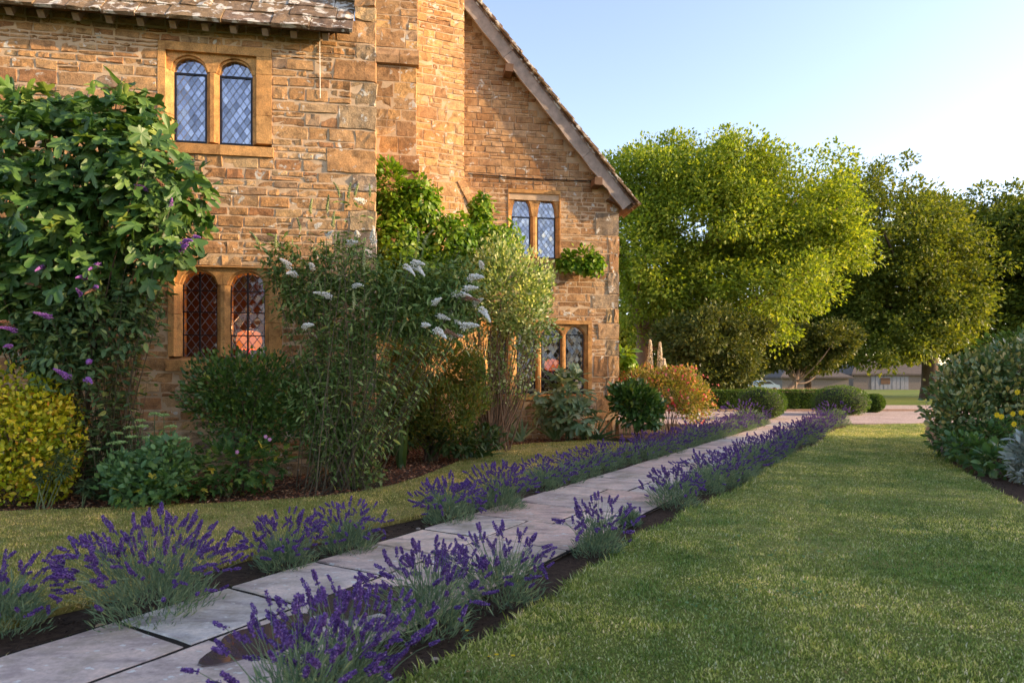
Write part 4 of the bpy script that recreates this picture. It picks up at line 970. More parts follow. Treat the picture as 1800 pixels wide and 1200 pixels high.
low_plant('small pale-leaved seedling patch at foot of the wing corner', [E(640, 835, 9.2, 40, 30, .3), E(600, 790, 9.4, 30, 40, .25)], 420, PD(640, 868, 9.2) * [1, 1, 0], 23, size=.07, mat=leafmat('pale_leaf', [(0, (.09, .14, .04)), (1, (.20, .26, .08))], .35))
# --- white buddleia at the corner
M_wl = leafmat('white_buddleia_leaf', [(0, (.055, .11, .026)), (.45, (.11, .185, .045)), (.8, (.20, .28, .085)), (.96, (.33, .41, .15)), (1, (.42, .40, .07))], .22, .5, .3)
D0 = 9.35
wf = [(640, 356, 'w'), (574, 418, 'w'), (628, 415, 'w'), (610, 428, 'w'), (655, 428, 'w'), (510, 470, 'w'), (519, 485, 'w'), (550, 472, 'w'), (534, 575, 'w'), (580, 524, 'w'), (622, 505, 'w'), (712, 470, 'w'), (724, 462, 'w'), (728, 470, 'w'), (848, 470, 'w'), (825, 490, 'w'), (815, 508, 'w'), (798, 520, 'w'), (832, 537, 'w'), (845, 545, 'w'), (760, 535, 'w'), (785, 548, 'w'), (768, 555, 'w'), (742, 572, 'w'), (800, 565, 'w'), (812, 575, 'w'), (765, 580, 'w'), (790, 592, 'w'), (780, 582, 'f'), (816, 525, 'f'),
      (454, 430, 'b'), (485, 435, 'b'), (528, 405, 'b'), (545, 375, 'b'), (575, 372, 'b'), (597, 345, 'b'), (612, 350, 'b'), (624, 345, 'b'), (650, 345, 'b'), (735, 425, 'b'), (640, 470, 'b'), (565, 515, 'b'), (622, 540, 'b'), (640, 530, 'b'), (690, 500, 'b'), (585, 400, 'b'), (705, 580, 'b'), (555, 500, 'b'), (745, 430, 'b'), (670, 545, 'b')]
rw = np.random.default_rng(14)
buddleia('white_buddleia', 'tall white-flowered buddleia arching in front of the wing corner', PD(595, 862, 9.2) * [1, 1, 0], [(a, b, D0 + rw.uniform(-.75, -.15), c) for a, b, c in wf], [(rw.uniform(455, 850), rw.uniform(400, 600), D0 + rw.uniform(-.4, .4)) for _ in range(30)] + [(rw.uniform(520, 680), rw.uniform(640, 800), D0 + rw.uniform(-.35, .3)) for _ in range(24)],
         T_oval(.15, .28), .105, M_wl, 15, .02, 16, .235, [E(640, 540, D0 + .1, 120, 75, .4), E(600, 470, D0 + .2, 70, 60, .3), E(720, 560, D0 + .1, 80, 55, .35), E(580, 640, D0, 50, 70, .3), E(540, 520, D0, 60, 50, .3), E(640, 640, D0 + .1, 45, 60, .25), E(575, 740, D0, 70, 75, .35), E(630, 770, D0, 45, 60, .3), E(545, 690, D0, 50, 60, .3), E(770, 525, D0 - .2, 70, 60, .3), E(800, 560, D0 - .2, 45, 35, .25), E(700, 500, D0, 70, 50, .3), E(500, 470, D0, 40, 50, .25), E(800, 500, D0 - .2, 60, 45, .3)], 12500, .2)
# --- vine on the chimney
M_vine = leafmat('vine_leaf', [(0, (.07, .16, .012)), (.4, (.13, .25, .018)), (.8, (.21, .33, .03)), (1, (.30, .38, .05))], .42, .4, .35, (1.25, 1.3, .5))
bv = B(W(740, 600, VG - 1.5)[0], VG - 1.5, 0); dv_ = lambda px: PD(px, 400, 14)[1] * 0 + 14.2 + (px - 660) * .004
bush('wisteria', 'bright green climber sprawling over the foot of the chimney', 'climber', [E(690, 345, 14.3, 38, 50, .35), E(735, 355, 14.4, 36, 36, .35), E(700, 430, 14.2, 45, 70, .4), E(775, 425, 14.6, 62, 50, .4), E(850, 430, 15.0, 58, 34, .4), E(890, 440, 15.3, 32, 40, .3), E(845, 375, 15.4, 20, 34, .25), E(745, 500, 14.2, 70, 55, .4), E(820, 480, 14.5, 60, 45, .4), E(790, 540, 14.3, 60, 45, .35)], 13500, T_oval(.30, .2), .13, M_vine, bv, 25, 14, .02, shell=(.5, 1.05), kw=dict(out=.5, up=-.35, jit=.7, nup=.5, nout=.8))
# --- creeper sprig by the gable window
c_ = B(W(1025, 470, VG - .12)[0], VG - .12, W(1025, 470, VG)[1])
bush('wall_creeper', 'small bright creeper sprig on gable wall beside upper window', 'climber', [E(1022, 458, 16.95, 36, 22, .16), E(1040, 462, 16.95, 20, 18, .14), E(998, 462, 16.9, 18, 14, .12)], 900, T_oval(.32, .2), .12, M_vine, c_, 26, 5, .01, kw=dict(out=.6, up=-.3, nup=.5, nout=.8))
# --- variegated shrub on many stems
M_var = leafmat('variegated_leaf', [(0, (.10, .18, .04)), (.35, (.20, .29, .075)), (.65, (.42, .48, .19)), (1, (.66, .68, .40))], .3, .38, .4)
vb_ = PD(868, 795, 13.9) * [1, 1, 0]
vt = bush('variegated_shrub', 'cream-edged shrub on many bare stems before the gable window', 'shrub', [E(895, 520, 13.9, 85, 72, .7), E(850, 500, 14.0, 55, 60, .5), E(925, 560, 13.8, 55, 50, .5), E(880, 455, 14.0, 50, 38, .4), E(935, 500, 13.9, 40, 40, .4)], 9000, T_oval(.30, .08), .075, M_var, vb_, 27, 0, kw=dict(out=.6, up=.5, jit=.7))
a, cur = stems(vb_, [PD(rw.uniform(800, 965), rw.uniform(520, 600), rw.uniform(13.5, 14.2)) for _ in range(58)], .022, 28, .13, 5, 9, -.12); a.part('stems', M_redstem, vt, smooth=True)
P = np.array([c[int(rw.integers(4, 9))] + rw.normal(0, .10, 3) for c in cur for _ in range(42)]); V, F = leafset(T_oval(.3, .08), P, rdir(len(P)), .07, 29); part('lower_foliage', V, F, M_var, vt, kind='stuff')
# --- fine-leaved shrub between the corner and the gable bed
M_fine = leafmat('fine_leaf', [(0, (.055, .10, .016)), (.5, (.11, .165, .03)), (.85, (.17, .21, .04)), (1, (.28, .15, .04))], .35, .5, .25, None, (1.6, (1.25, .9, .7)))
bush('fine_leaved_shrub', 'fine-leaved olive green shrub between the wing corner and gable windows', 'shrub', [E(765, 640, 12.3, 70, 48, .5), E(720, 610, 12.4, 45, 35, .4), E(790, 720, 12.1, 80, 58, .55), E(725, 725, 12.2, 62, 62, .5), E(820, 660, 12.4, 38, 48, .35), E(690, 680, 12.6, 35, 60, .4)], 16000, T_quad(.17, .04, .08), .085, M_fine, PD(755, 795, 12.2) * [1, 1, 0], 30, 22, .016, kw=dict(out=.6, up=.4, jit=.8))
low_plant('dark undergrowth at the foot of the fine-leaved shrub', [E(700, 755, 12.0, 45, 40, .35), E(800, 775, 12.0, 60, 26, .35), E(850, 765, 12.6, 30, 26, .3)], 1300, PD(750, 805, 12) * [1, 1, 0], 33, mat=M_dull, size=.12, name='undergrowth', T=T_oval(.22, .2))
# --- irises and strap leaves
M_iris = leafmat('iris_leaf', [(0, (.09, .15, .045)), (.6, (.16, .22, .08)), (1, (.34, .36, .17))], .3, .4, .4); M_irisd = leafmat('dark_strap_leaf', [(0, (.03, .07, .02)), (1, (.07, .13, .04))], .3, .4, .4)
def fan(name, label, px, py, d, n, L, mat, seed, spread=.8, w=.045, droop=.3, group=None):
    base = PD(px, py, d) * [1, 1, 0]; t = thing(name, label, 'plant', base, group); r = np.random.default_rng(seed)
    for i in range(n):
        a = r.normal(0, spread); D = norm(np.array([math.sin(a), r.normal(0, .25), math.cos(a) * .9 + .1])); V, F = leaves(T_blade(w, droop * r.uniform(.3, 1.6)), [base + np.r_[r.normal(0, .04, 2), 0]], D[None], np.array([[math.cos(a) * r.choice([-1, 1]) * .4, -1, math.sin(abs(a))]]), [L * r.uniform(.7, 1.1)]); part('leaf', V, F, mat, t, origin=base)
fan('iris', 'pale striped iris fan at the gable bed edge, nearest the wing', 915, 777, 16.2, 22, .62, M_iris, 41, .75)
fan('iris', 'iris fan between pale-leaved plant and striped iris under gable window', 978, 772, 16.6, 26, .85, M_iris, 42, .55, .04)
fan('strap_plant', 'dark strap-leaved plant below the mullions of gable window', 880, 775, 16.6, 16, 1.0, M_irisd, 43, .6, .03)
fan('strap_plant', 'dark strap-leaved plant at the gable corner foot', 1045, 768, 16.6, 22, .8, M_irisd, 44, .9, .03)
fan('iris', 'tall single green iris blade cluster before fine-leaved shrub', 705, 828, 11.3, 9, .85, M_irisd, 45, .12, .05, .1)
fan('strap_plant', 'arching strap-leaved clump right of fine-leaved shrub', 830, 790, 12.6, 24, .8, M_irisd, 46, 1.0, .035, .6)
# --- pale big-leaved plant under the gable window
M_pale = leafmat('pale_lobed_leaf', [(0, (.10, .17, .08)), (.5, (.20, .27, .13)), (1, (.44, .47, .33))], .25, .4, .4)
t = bush('lobed_plant', 'pale green large-lobed plant in front of the gable window', 'plant', [E(995, 690, 16.3, 38, 34, .35), E(1000, 665, 16.3, 20, 18, .2), E(975, 720, 16.3, 35, 26, .3), E(1020, 735, 16.3, 30, 28, .3)], 260, T_fig(rnd), .30, M_pale, PD(1000, 770, 16.4) * [1, 1, 0], 47, 10, .012, M_stem, kw=dict(out=.6, up=.0, nup=1, nout=.5))
# --- glossy shrub at the corner, fuchsia, foxtails
bush('glossy_shrub', 'dark glossy broad-leaved shrub at the gable corner', 'shrub', [E(1122, 708, 16.6, 42, 34, .5), E(1100, 700, 16.6, 28, 28, .4), E(1140, 730, 16.5, 30, 24, .4)], 1700, T_oval(.28, .15), .15, M_dk, PD(1122, 765, 16.7) * [1, 1, 0], 48, 10)
M_fu = leafmat('fuchsia_leaf', [(0, (.12, .18, .03)), (.4, (.22, .26, .05)), (.7, (.33, .31, .09)), (1, (.44, .27, .12))], .35, .5, .25, None, (1.2, (1.1, .8, .7)))
M_red = leafmat('fuchsia_flower', [(0, (.50, .05, .05)), (.6, (.62, .12, .10)), (1, (.7, .30, .24))], .3, .5, .3, (1, 1, 1))
fu_e = [E(1180, 688, 18.4, 62, 40, .8), E(1130, 672, 18.5, 42, 30, .6), E(1215, 705, 18.2, 34, 38, .6), E(1190, 660, 18.5, 40, 18, .5)]
ft = bush('fuchsia', 'orange-tinted fuchsia bush with red flowers beyond the gable corner', 'shrub', fu_e, 9000, T_oval(.22, .1), .075, M_fu, PD(1180, 762, 18.4) * [1, 1, 0], 49, 18, .01)
P, N = fill(fu_e, 420, (.9, 1.1), 50, .2); k = (N[:, 1] < .3); P, N = P[k], N[k]; V, F = leafset(T_oval(.3, .3), P, N, .085, 51, up=-.9); part('flowers', V, F, M_red, ft, kind='stuff')
M_fox = leafmat('foxtail_floret', [(0, (.58, .44, .28)), (.6, (.74, .62, .46)), (1, (.84, .76, .62))], .3, .6, .2, (1, 1, .9))
def foxtail(px, py, yb, label, seed):
    d = 18.9; r = np.random.default_rng(seed); tp, lo = PD(px, py, d), PD(px, yb, d); base = lo * [1, 1, 0]; t = thing('foxtail_lily', label, 'flower', base, 'foxtail lilies behind the fuchsia')
    V, F = tube([base, lo, tp], [.014, .012, .006], 6); part('stem', V, F, M_stem, t); n = 260; k = r.random(n); a = r.uniform(0, 6.28, n); w = .060 * (1 - k ** 2.2) + .012
    P = lo + (tp - lo) * k[:, None] + np.stack([w * np.cos(a), w * np.sin(a), 0 * a], -1); V, F = octs(P, r.uniform(.014, .028, n)); part('flower_spike', V, F, M_fox, t, kind='stuff')
foxtail(1143, 597, 648, 'left of the two tall pinkish foxtail spikes above fuchsia', 1); foxtail(1160, 601, 650, 'right of the two tall pinkish foxtail spikes above fuchsia', 2); foxtail(1167, 630, 656, 'short foxtail spike tucked right of the taller pair', 3); foxtail(1101, 640, 668, 'short pale foxtail spike beside the gable corner quoins', 4)
bush('light_green_plant', 'bright light green broad-leaved plant behind gable corner stones', 'plant', [E(1096, 628, 18.6, 16, 18, .3), E(1106, 636, 18.6, 12, 12, .25)], 130, T_oval(.28, .3), .22, M_vine, PD(1100, 765, 18.6) * [1, 1, 0], 52, 6, .012, M_stem, kw=dict(up=-.2))
# white-capped post in the lavender
pw_ = PD(1226, 757, 19.6) * [1, 1, 0]; t = thing('garden_light', 'small white-capped post among lavender beside the fuchsia', 'garden light', pw_); wm = plain('white_paint', (.75, .73, .70), .5, var=.05, bmp=0)
V, F = tube([pw_, pw_ + [0, 0, .50]], [.025, .025], 8); part('post', V, F, wm, t); V, F = lathe(pw_ + [0, 0, .50], [(.0, .10), (.05, .09), (.09, .06), (.11, .0), (.10, -.02), (.03, -.01)], 14); part('cap', V, F, wm, t, smooth=True)
# ================================================================== lavender
M_lavleaf = leafmat('lavender_leaf', [(0, (.09, .15, .09)), (.5, (.16, .24, .14)), (.85, (.25, .33, .19)), (1, (.32, .36, .16))], .2, .6, .25, (1.2, 1.25, .8))
M_lavstem = plain('lavender_stem', (.12, .17, .085), .7, var=.3, scale=30, bmp=0)
M_lav = leafmat('lavender_floret', [(0, (.040, .018, .095)), (.35, (.085, .038, .19)), (.7, (.135, .066, .27)), (.93, (.21, .12, .36)), (1, (.33, .23, .46))], .15, .65, .2, (1.1, .8, 1.3))
def spike_geo(seed, full):
    """whorls of small florets, unit length along y"""
    r = np.random.default_rng(seed); Ps, Rs = [], []; nw = int(r.integers(5, 8)); ys = np.linspace(.06, .95, nw)
    if r.random() < .5: ys[1:] = ys[1:] * .8 + .2
    for i, y in enumerate(ys):
        k = 9 if full else 4; w = (.13 if i < nw - 2 else .09) * r.uniform(.8, 1.15)
        for j in range(k):
            a = 6.283 * (j + .5 * (i % 2)) / k + r.uniform(-.2, .2); Ps.append((w * math.cos(a), y + r.uniform(-.03, .05), w * math.sin(a))); q = r.uniform(.04, .066) * (1 if full else 1.5); Rs.append((q, q * 1.5, q))
    A = Acc().add(*octs(np.array(Ps), np.array(Rs))); A.add(*tube([(0, 0, 0), (0, .5, 0), (0, 1.0, 0)], [.05, .06, .02], 4)); return A.get()
SPK = [spike_geo(s, True) for s in range(5)]; SPM = [mesh('lavender_spike', *g, M_lav) for g in SPK]; SPL = [spike_geo(20 + s, False) for s in range(4)]
def lavender(seed, nst, w, h, lean=(0, 0)):
    """geometry of one plant of height h and half-width w around the origin: foliage, stems, spike placements"""
    r = np.random.default_rng(seed); n = int(1700 * max(w / .3, .6)); hl = h * .64
    d = rdir(n, r); d[:, 2] = np.abs(d[:, 2]); rr = r.uniform(.25, 1, n) ** .6; P = d * rr[:, None] * [w * .95, w * .95, hl] * lump(d, seed, amp=.2)[:, None]
    D = norm(np.c_[P[:, :2] / w * .8, np.full(n, .75)] + r.normal(0, .35, (n, 3))); V, F = leaves(T_quad(.055, .015, .03), P, D, rdir(n, r), r.uniform(.045, .095, n)); fol = (V, F)
    st = Acc(); sp = []
    for i in range(nst):
        a = r.uniform(0, 6.283); q = r.random() ** .55; dirv = np.array([math.cos(a) * q * .85 + lean[0], math.sin(a) * q * .85 + lean[1], 1.15 - .55 * q]); dirv /= np.linalg.norm(dirv)
        b = np.array([math.cos(a), math.sin(a), 0]) * q * w * .80 + [0, 0, hl * (.62 - .48 * q * q * r.random())]; L = h * (.60 - .36 * r.random() ** 1.4) * (1 - .22 * q); dirv = norm(dirv + r.normal(0, .10, 3)); tip = b + dirv * L; tip[2] = max(tip[2], .05)
        m = (b + tip) / 2 + [0, 0, .05 * q] + r.normal(0, .018, 3); c = bez(b, m, tip, 4); st.add(*tube(c, [.0022, .002, .0018, .0016], 3)); tv = norm(tip - c[-2] + r.normal(0, .02, 3)); sp.append((tip - tv * .005, tv, r.uniform(.045, .076) * (1.15 if r.random() < .3 else 1)))
    return fol, st.get(), sp
ORD = ['nearest', 'second', 'third', 'fourth', 'fifth', 'sixth', 'seventh', 'eighth', 'ninth', 'tenth', 'eleventh', 'twelfth', 'thirteenth', 'fourteenth', 'fifteenth', 'sixteenth', 'seventeenth', 'eighteenth', 'nineteenth', 'twentieth', 'twenty-first', 'twenty-second', 'twenty-third', 'twenty-fourth', 'twenty-fifth', 'twenty-sixth', 'twenty-seventh', 'twenty-eighth', 'twenty-ninth', 'thirtieth', 'thirty-first', 'thirty-second', 'thirty-third', 'thirty-fourth']
LIB = []
for s in range(6):
    fol, stm, sp = lavender(100 + s, 62, .33, .60, (.05 * math.sin(s), .05)); A = Acc(); rq = np.random.default_rng(s)
    for p, d, L in sp:
        g = SPL[int(rq.integers(4))]; V, F = leaves((g[0], g[1]), [p], d[None], rdir(1, rq), [L * 1.12]); A.add(V, F)
    LIB.append((mesh('lavender_foliage', *fol, M_lavleaf), mesh('lavender_stems', *stm, M_lavstem), mesh('lavender_flowers', *A.get(), M_lav)))
def place_near(base, seed, nst, w, h, label, grp, lean=(0, 0)):
    t = thing('lavender', label, 'lavender', base, grp); fol, stm, sp = lavender(seed, nst, w, h, lean); base = np.asarray(base)
    part('foliage', fol[0] + base, fol[1], M_lavleaf, t, kind='stuff'); part('stems', stm[0] + base, stm[1], M_lavstem, t, kind='stuff'); r = np.random.default_rng(seed + 1)
    for p, d, L in sp:
        o = link('flower_spike', SPM[int(r.integers(5))], t, base + p); o.rotation_euler = Vector(d).to_track_quat('Y', 'Z').to_euler(); k = L * r.uniform(.9, 1.2); o.scale = (k, k, k)
def place_far(base, i, w, h, rot, label, grp):
    t = thing('lavender', label, 'lavender', base, grp); t.rotation_euler[2] = rot; t.scale = (w / .33, w / .33, h / .60)
    for nm, m in zip(('foliage', 'stems', 'flowers'), LIB[i % 6]):
        o = link(nm, m, t, base); o['kind'] = 'stuff'
GL, GR = 'lavender row between the path and house lawn', 'lavender row between the path and open lawn'
left = [(0, 1112, 70, .26, .48), (270, 1082, 185, .38, .66), (500, 1000, 75, .24, .46), (612, 972, 66, .24, .46), (785, 918, 100, .29, .48), (875, 897, 110, .33, .56)]
right = [(520, 1312, 60, .24, .62), (602, 1236, 95, .27, .58), (752, 1115, 92, .27, .56), (880, 1062, 80, .27, .52), (1050, 975, 62, .23, .50), (1108, 925, 12, .11, .22), (1185, 893, 75, .28, .50)]
li = 0
for px, py, n, w, h in left:
    place_near(G(px, py), 300 + li, int(n * 1.2), w, h, f'{ORD[li]} lavender plant in the row between path and house lawn', GL); li += 1
def snp(P): return (P - PE).dot(pe)
s = snp(G(980, 863)[:2])
rl = np.random.default_rng(77)
while s < PLEN - 1.0:
    b = np.r_[pth(s, -.22 + rl.normal(0, .05)), 0]; place_far(b, li, rl.uniform(.27, .38), rl.uniform(.42, .56), rl.uniform(0, 6), f'{ORD[li]} lavender plant in the row between path and house lawn', GL); li += 1; s += rl.uniform(.56, .72)
b = G(1310, 750); place_far(b, 1, .62, .85, 1., 'tall mounded lavender closing the house-side row by the clipped balls', GL)
ri = 0
for px, py, n, w, h in right:
    place_near(G(px, py), 400 + ri, int(n * 1.15), w, h, f'{ORD[ri]} lavender plant in the row between path and open lawn', GR, (-.06, 0)); ri += 1
s = snp(G(1248, 868)[:2])
while s < PLEN - .5:
    b = np.r_[pth(s, PW + .22 + rl.normal(0, .05)), 0]; place_far(b, ri, rl.uniform(.27, .36), rl.uniform(.44, .58), rl.uniform(0, 6), f'{ORD[ri]} lavender plant in the row between path and open lawn', GR); ri += 1; s += rl.uniform(.55, .75)
b = np.r_[pth(PLEN - .2, PW + .3), 0]; place_far(b, 2, .5, .85, 2., 'tall lavender closing the lawn-side row at the gravel', GR)
# stones, a few yellow flowers in the lawn
M_peb = stonemat('pebble', [(0, (.45, .30, .18)), (.5, (.5, .42, .34)), (1, (.30, .24, .20))], (.8, .8, .8)); rp = np.random.default_rng(9)
def pebble(p, R, label):
    d = rdir(26, rp); import bmesh
    bm = bmesh.new(); bmesh.ops.create_icosphere(bm, subdivisions=2, radius=1)
    q = rp.uniform(-.2, .2, 8)
    for v in bm.verts: v.co = Vector((v.co.x * R * (1.25 + q[0] * v.co.y), v.co.y * R * (.9 + q[1] * v.co.x), v.co.z * R * .6 * (1 + q[2] * v.co.x)))
    m = bpy.data.meshes.new('pebble'); bm.to_mesh(m); bm.free(); m.materials.append(M_peb); o = link('pebble', m, None, np.asarray(p) + [0, 0, R * .35]); tag(o, label, 'stone', 'loose stones in the lavender strips')
for px, py, R, lb in ((178, 1102, .028, 'tan pebble against the paving below the second left lavender'), (467, 1026, .022, 'small orange pebble in soil left of third lavender'), (428, 1035, .024, 'reddish pebble in soil near the slab corner'), (735, 930, .020, 'whitish pebble in the soil before fifth lavender'), (765, 1160, .018, 'pale pebble in soil at the lawn edge')): pebble(G(px, py), R, lb)
M_yel = leafmat('yellow_petal', [(0, (.65, .45, .01)), (1, (.75, .55, .02))], .2, .6, .2, (1, 1, .5))
def daisy(px, py, lb, size=.022, z=.055, cat='flower'):
    p = G(px, py, z); t = thing('yellow_flower', lb, cat, p * [1, 1, 0] + [0, 0, .04], 'small yellow flowers in the lawn'); a = np.arange(7) * .8976; D = np.stack([np.cos(a), np.sin(a), 0 * a + .3], -1)
    V, F = leaves(T_oval(.3, 0, 0), np.repeat(p[None], 7, 0), D, np.tile([[0, -.3, 1]], (7, 1)), size * .6); part('petals', V, F, M_yel, t); V, F = tube([p * [1, 1, 0] + [0, 0, .02], p], .002, 4); part('stem', V, F, M_stem, t)
daisy(821, 1108, 'yellow flower in soil strip beside third right lavender'); daisy(873, 1150, 'yellow flower in the lawn edge, left of a pair'); daisy(902, 1152, 'yellow flower in the lawn edge, right of a pair'); daisy(860, 1153, 'tiny yellow flower beside the pair at lawn edge', .016)
# ================================================================== right-hand bed
M_elae = leafmat('elaeagnus_leaf', [(0, (.06, .115, .035)), (.4, (.11, .17, .055)), (.7, (.20, .235, .08)), (.88, (.36, .34, .12)), (1, (.50, .39, .14))], .2, .32, .5)
be_ = PD(1740, 800, 12.6) * [1, 1, 0]
bush('evergreen_shrub', 'large dark evergreen shrub with yellowish leaves at the lawn edge', 'shrub', [E(1745, 715, 12.6, 95, 80, .9), E(1700, 745, 12.3, 60, 60, .6), E(1720, 660, 12.9, 60, 50, .6), E(1800, 660, 12.8, 80, 75, .9), E(1690, 690, 12.7, 42, 45, .5), E(1830, 760, 12.4, 70, 80, .7)], 10500, T_oval(.27, .1), .105, M_elae, be_, 61, 24, .02, kw=dict(out=.7, up=.35, jit=.6))
M_top = leafmat('fresh_leaf', [(0, (.05, .10, .02)), (.7, (.10, .17, .03)), (1, (.17, .24, .05))], .35)
bush('leafy_tree', 'fresh green shrub rising behind the large evergreen shrub', 'shrub', [E(1800, 615, 14.5, 52, 38, .6), E(1850, 640, 14.5, 60, 70, .7)], 4200, T_oval(.28, .1), .11, M_top, PD(1810, 780, 14.5) * [1, 1, 0], 62, 10, .03)
M_per = leafmat('perennial_leaf', [(0, (.04, .10, .03)), (.6, (.07, .15, .042)), (1, (.13, .22, .055))], .25, .4, .4)
for i, (x, y, d, rx, ry, n, sz, lb) in enumerate(((1752, 815, 10.4, 34, 26, 170, .17, 'broad-leaved green plant at shrub bed edge, nearest the silver plant'), (1700, 790, 11.2, 34, 24, 330, .11, 'leafy plant under the evergreen shrub, right of bare soil'), (1672, 775, 12.2, 30, 24, 300, .10, 'dark leafy plant at the corner of shrub bed'), (1745, 765, 11.6, 40, 30, 420, .10, 'bluish-green leafy mound between evergreen shrub and silver plant'))):
    bush('bed_perennial', lb, 'plant', [E(x, y, d, rx, ry, .4)], n, T_oval(.28, .25), sz, M_per, PD(x, y, d) * [1, 1, 0], 63 + i, 6, .006, M_stem)
M_silver = leafmat('silver_leaf', [(0, (.16, .20, .17)), (.6, (.27, .32, .29)), (1, (.42, .46, .43))], .2, .6, .3, (1.1, 1.2, 1.0))
bush('silver_plant', 'silver-leaved plant at the edge of shrub bed', 'plant', [E(1806, 800, 9.6, 26, 44, .3), E(1840, 815, 9.5, 45, 55, .4)], 1300, T_oval(.18, .15), .12, M_silver, PD(1800, 870, 9.6) * [1, 1, 0], 70, 10, .006, M_stem, kw=dict(out=.6, up=.5))
yt = thing('yellow_perennial', 'yellow-flowered plant leaning out before the evergreen shrub', 'plant', PD(1790, 800, 10.8) * [1, 1, 0]); A = Acc()
for x, y in ((1788, 689), (1752, 729), (1760, 732), (1780, 727), (1795, 725), (1782, 745)):
    p = PD(x, y, 10.8); a = np.arange(8) * .785; V, F = leaves(T_oval(.28, .1, 0), np.repeat(p[None], 8, 0), np.stack([np.cos(a), 0 * a - .2, np.sin(a)], -1), np.tile([[0, -1, .4]], (8, 1)), .052); part('flower', V, F, M_yel, yt, origin=p); A.add(*tube(bez(wl(yt), (wl(yt) + p) / 2 + [0, 0, .2], p, 6), .004, 4))
A.part('stems', M_stem, yt)

# ================================================================== clipped box, hedge, meadow
M_box = leafmat('box_leaf', [(0, (.03, .075, .008)), (.5, (.065, .13, .014)), (1, (.12, .19, .025))], .3, .45, .35)
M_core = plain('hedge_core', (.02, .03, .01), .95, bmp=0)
def ball(px, py, d, rx, ry, label, seed):
    c, R_ = E(px, py, d, rx, ry, rx * d / FPX); t = thing('box_ball', label, 'clipped bush', c * [1, 1, 0], 'clipped box mounds by the gravel'); P, N = fill([(c, R_)], 6500, (.93, 1.03), seed, .05); V, F = leafset(T_quad(.32), P, N, .055, seed, out=.8, jit=.8); part('foliage', V, F, M_box, t, kind='stuff')
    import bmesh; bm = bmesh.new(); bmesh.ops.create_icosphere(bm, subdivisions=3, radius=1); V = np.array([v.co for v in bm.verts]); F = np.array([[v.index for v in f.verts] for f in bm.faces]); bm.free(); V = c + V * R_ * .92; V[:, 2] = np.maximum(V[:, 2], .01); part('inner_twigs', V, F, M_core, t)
ball(1338, 709, 26, 41, 29, 'rounded clipped box mound behind the house-side lavender end', 1); ball(1478, 706, 29, 46, 27, 'wide clipped box mound behind the lawn-side lavender end', 2); ball(1535, 708, 31, 18, 16, 'small clipped box ball right of the wide mound', 3)
def hedge_block(name, label, x0, x1, y0, y1, h, n, seed):
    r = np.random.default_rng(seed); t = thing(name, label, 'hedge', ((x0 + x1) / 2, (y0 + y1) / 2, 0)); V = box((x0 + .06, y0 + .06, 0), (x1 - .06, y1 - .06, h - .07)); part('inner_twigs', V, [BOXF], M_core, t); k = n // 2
    top = np.c_[r.uniform(x0, x1, k), r.uniform(y0, y1, k), h + r.normal(0, .02, k)]; fr_ = np.c_[r.uniform(x0, x1, k), y0 + r.normal(0, .025, k), r.uniform(.02, h, k)]; rt = np.c_[x1 + r.normal(0, .02, k // 5), r.uniform(y0, y1, k // 5), r.uniform(.02, h, k // 5)]
    P = np.vstack([top, fr_, rt]); N = np.vstack([np.tile([[0, 0, 1.]], (k, 1)), np.tile([[0, -1., 0]], (k, 1)), np.tile([[1., 0, 0]], (k // 5, 1))]); V, F = leafset(T_quad(.32), P, N, .075, seed, jit=.9); part('foliage', V, F, M_box, t, kind='stuff')
hedge_block('box_hedge', 'low clipped hedge along the far side of the gravel drive', 9.0, 16.4, 33.6, 34.6, .95, 15000, 5)
M_mead = leafmat('meadow_grass', [(0, (.22, .17, .08)), (.5, (.36, .27, .17)), (1, (.48, .36, .28))], .35, .7, .1, (1.1, 1, .8))
rm_ = np.random.default_rng(5); n = 12000; P = np.c_[rm_.uniform(9, 17.5, n), rm_.uniform(36, 39.5, n), np.zeros(n)]; P = P[P[:, 0] < .62 * P[:, 1]]; V, F = leaves(T_quad(.012, 0, .05), P, np.c_[rm_.normal(0, .12, (len(P), 2)), np.ones(len(P))], rdir(len(P)), rm_.uniform(.7, 1.15, len(P))); tag(part('meadow_grass', V, F, M_mead, None), 'pinkish tall meadow grass behind the clipped hedge', 'grass', kind='stuff')

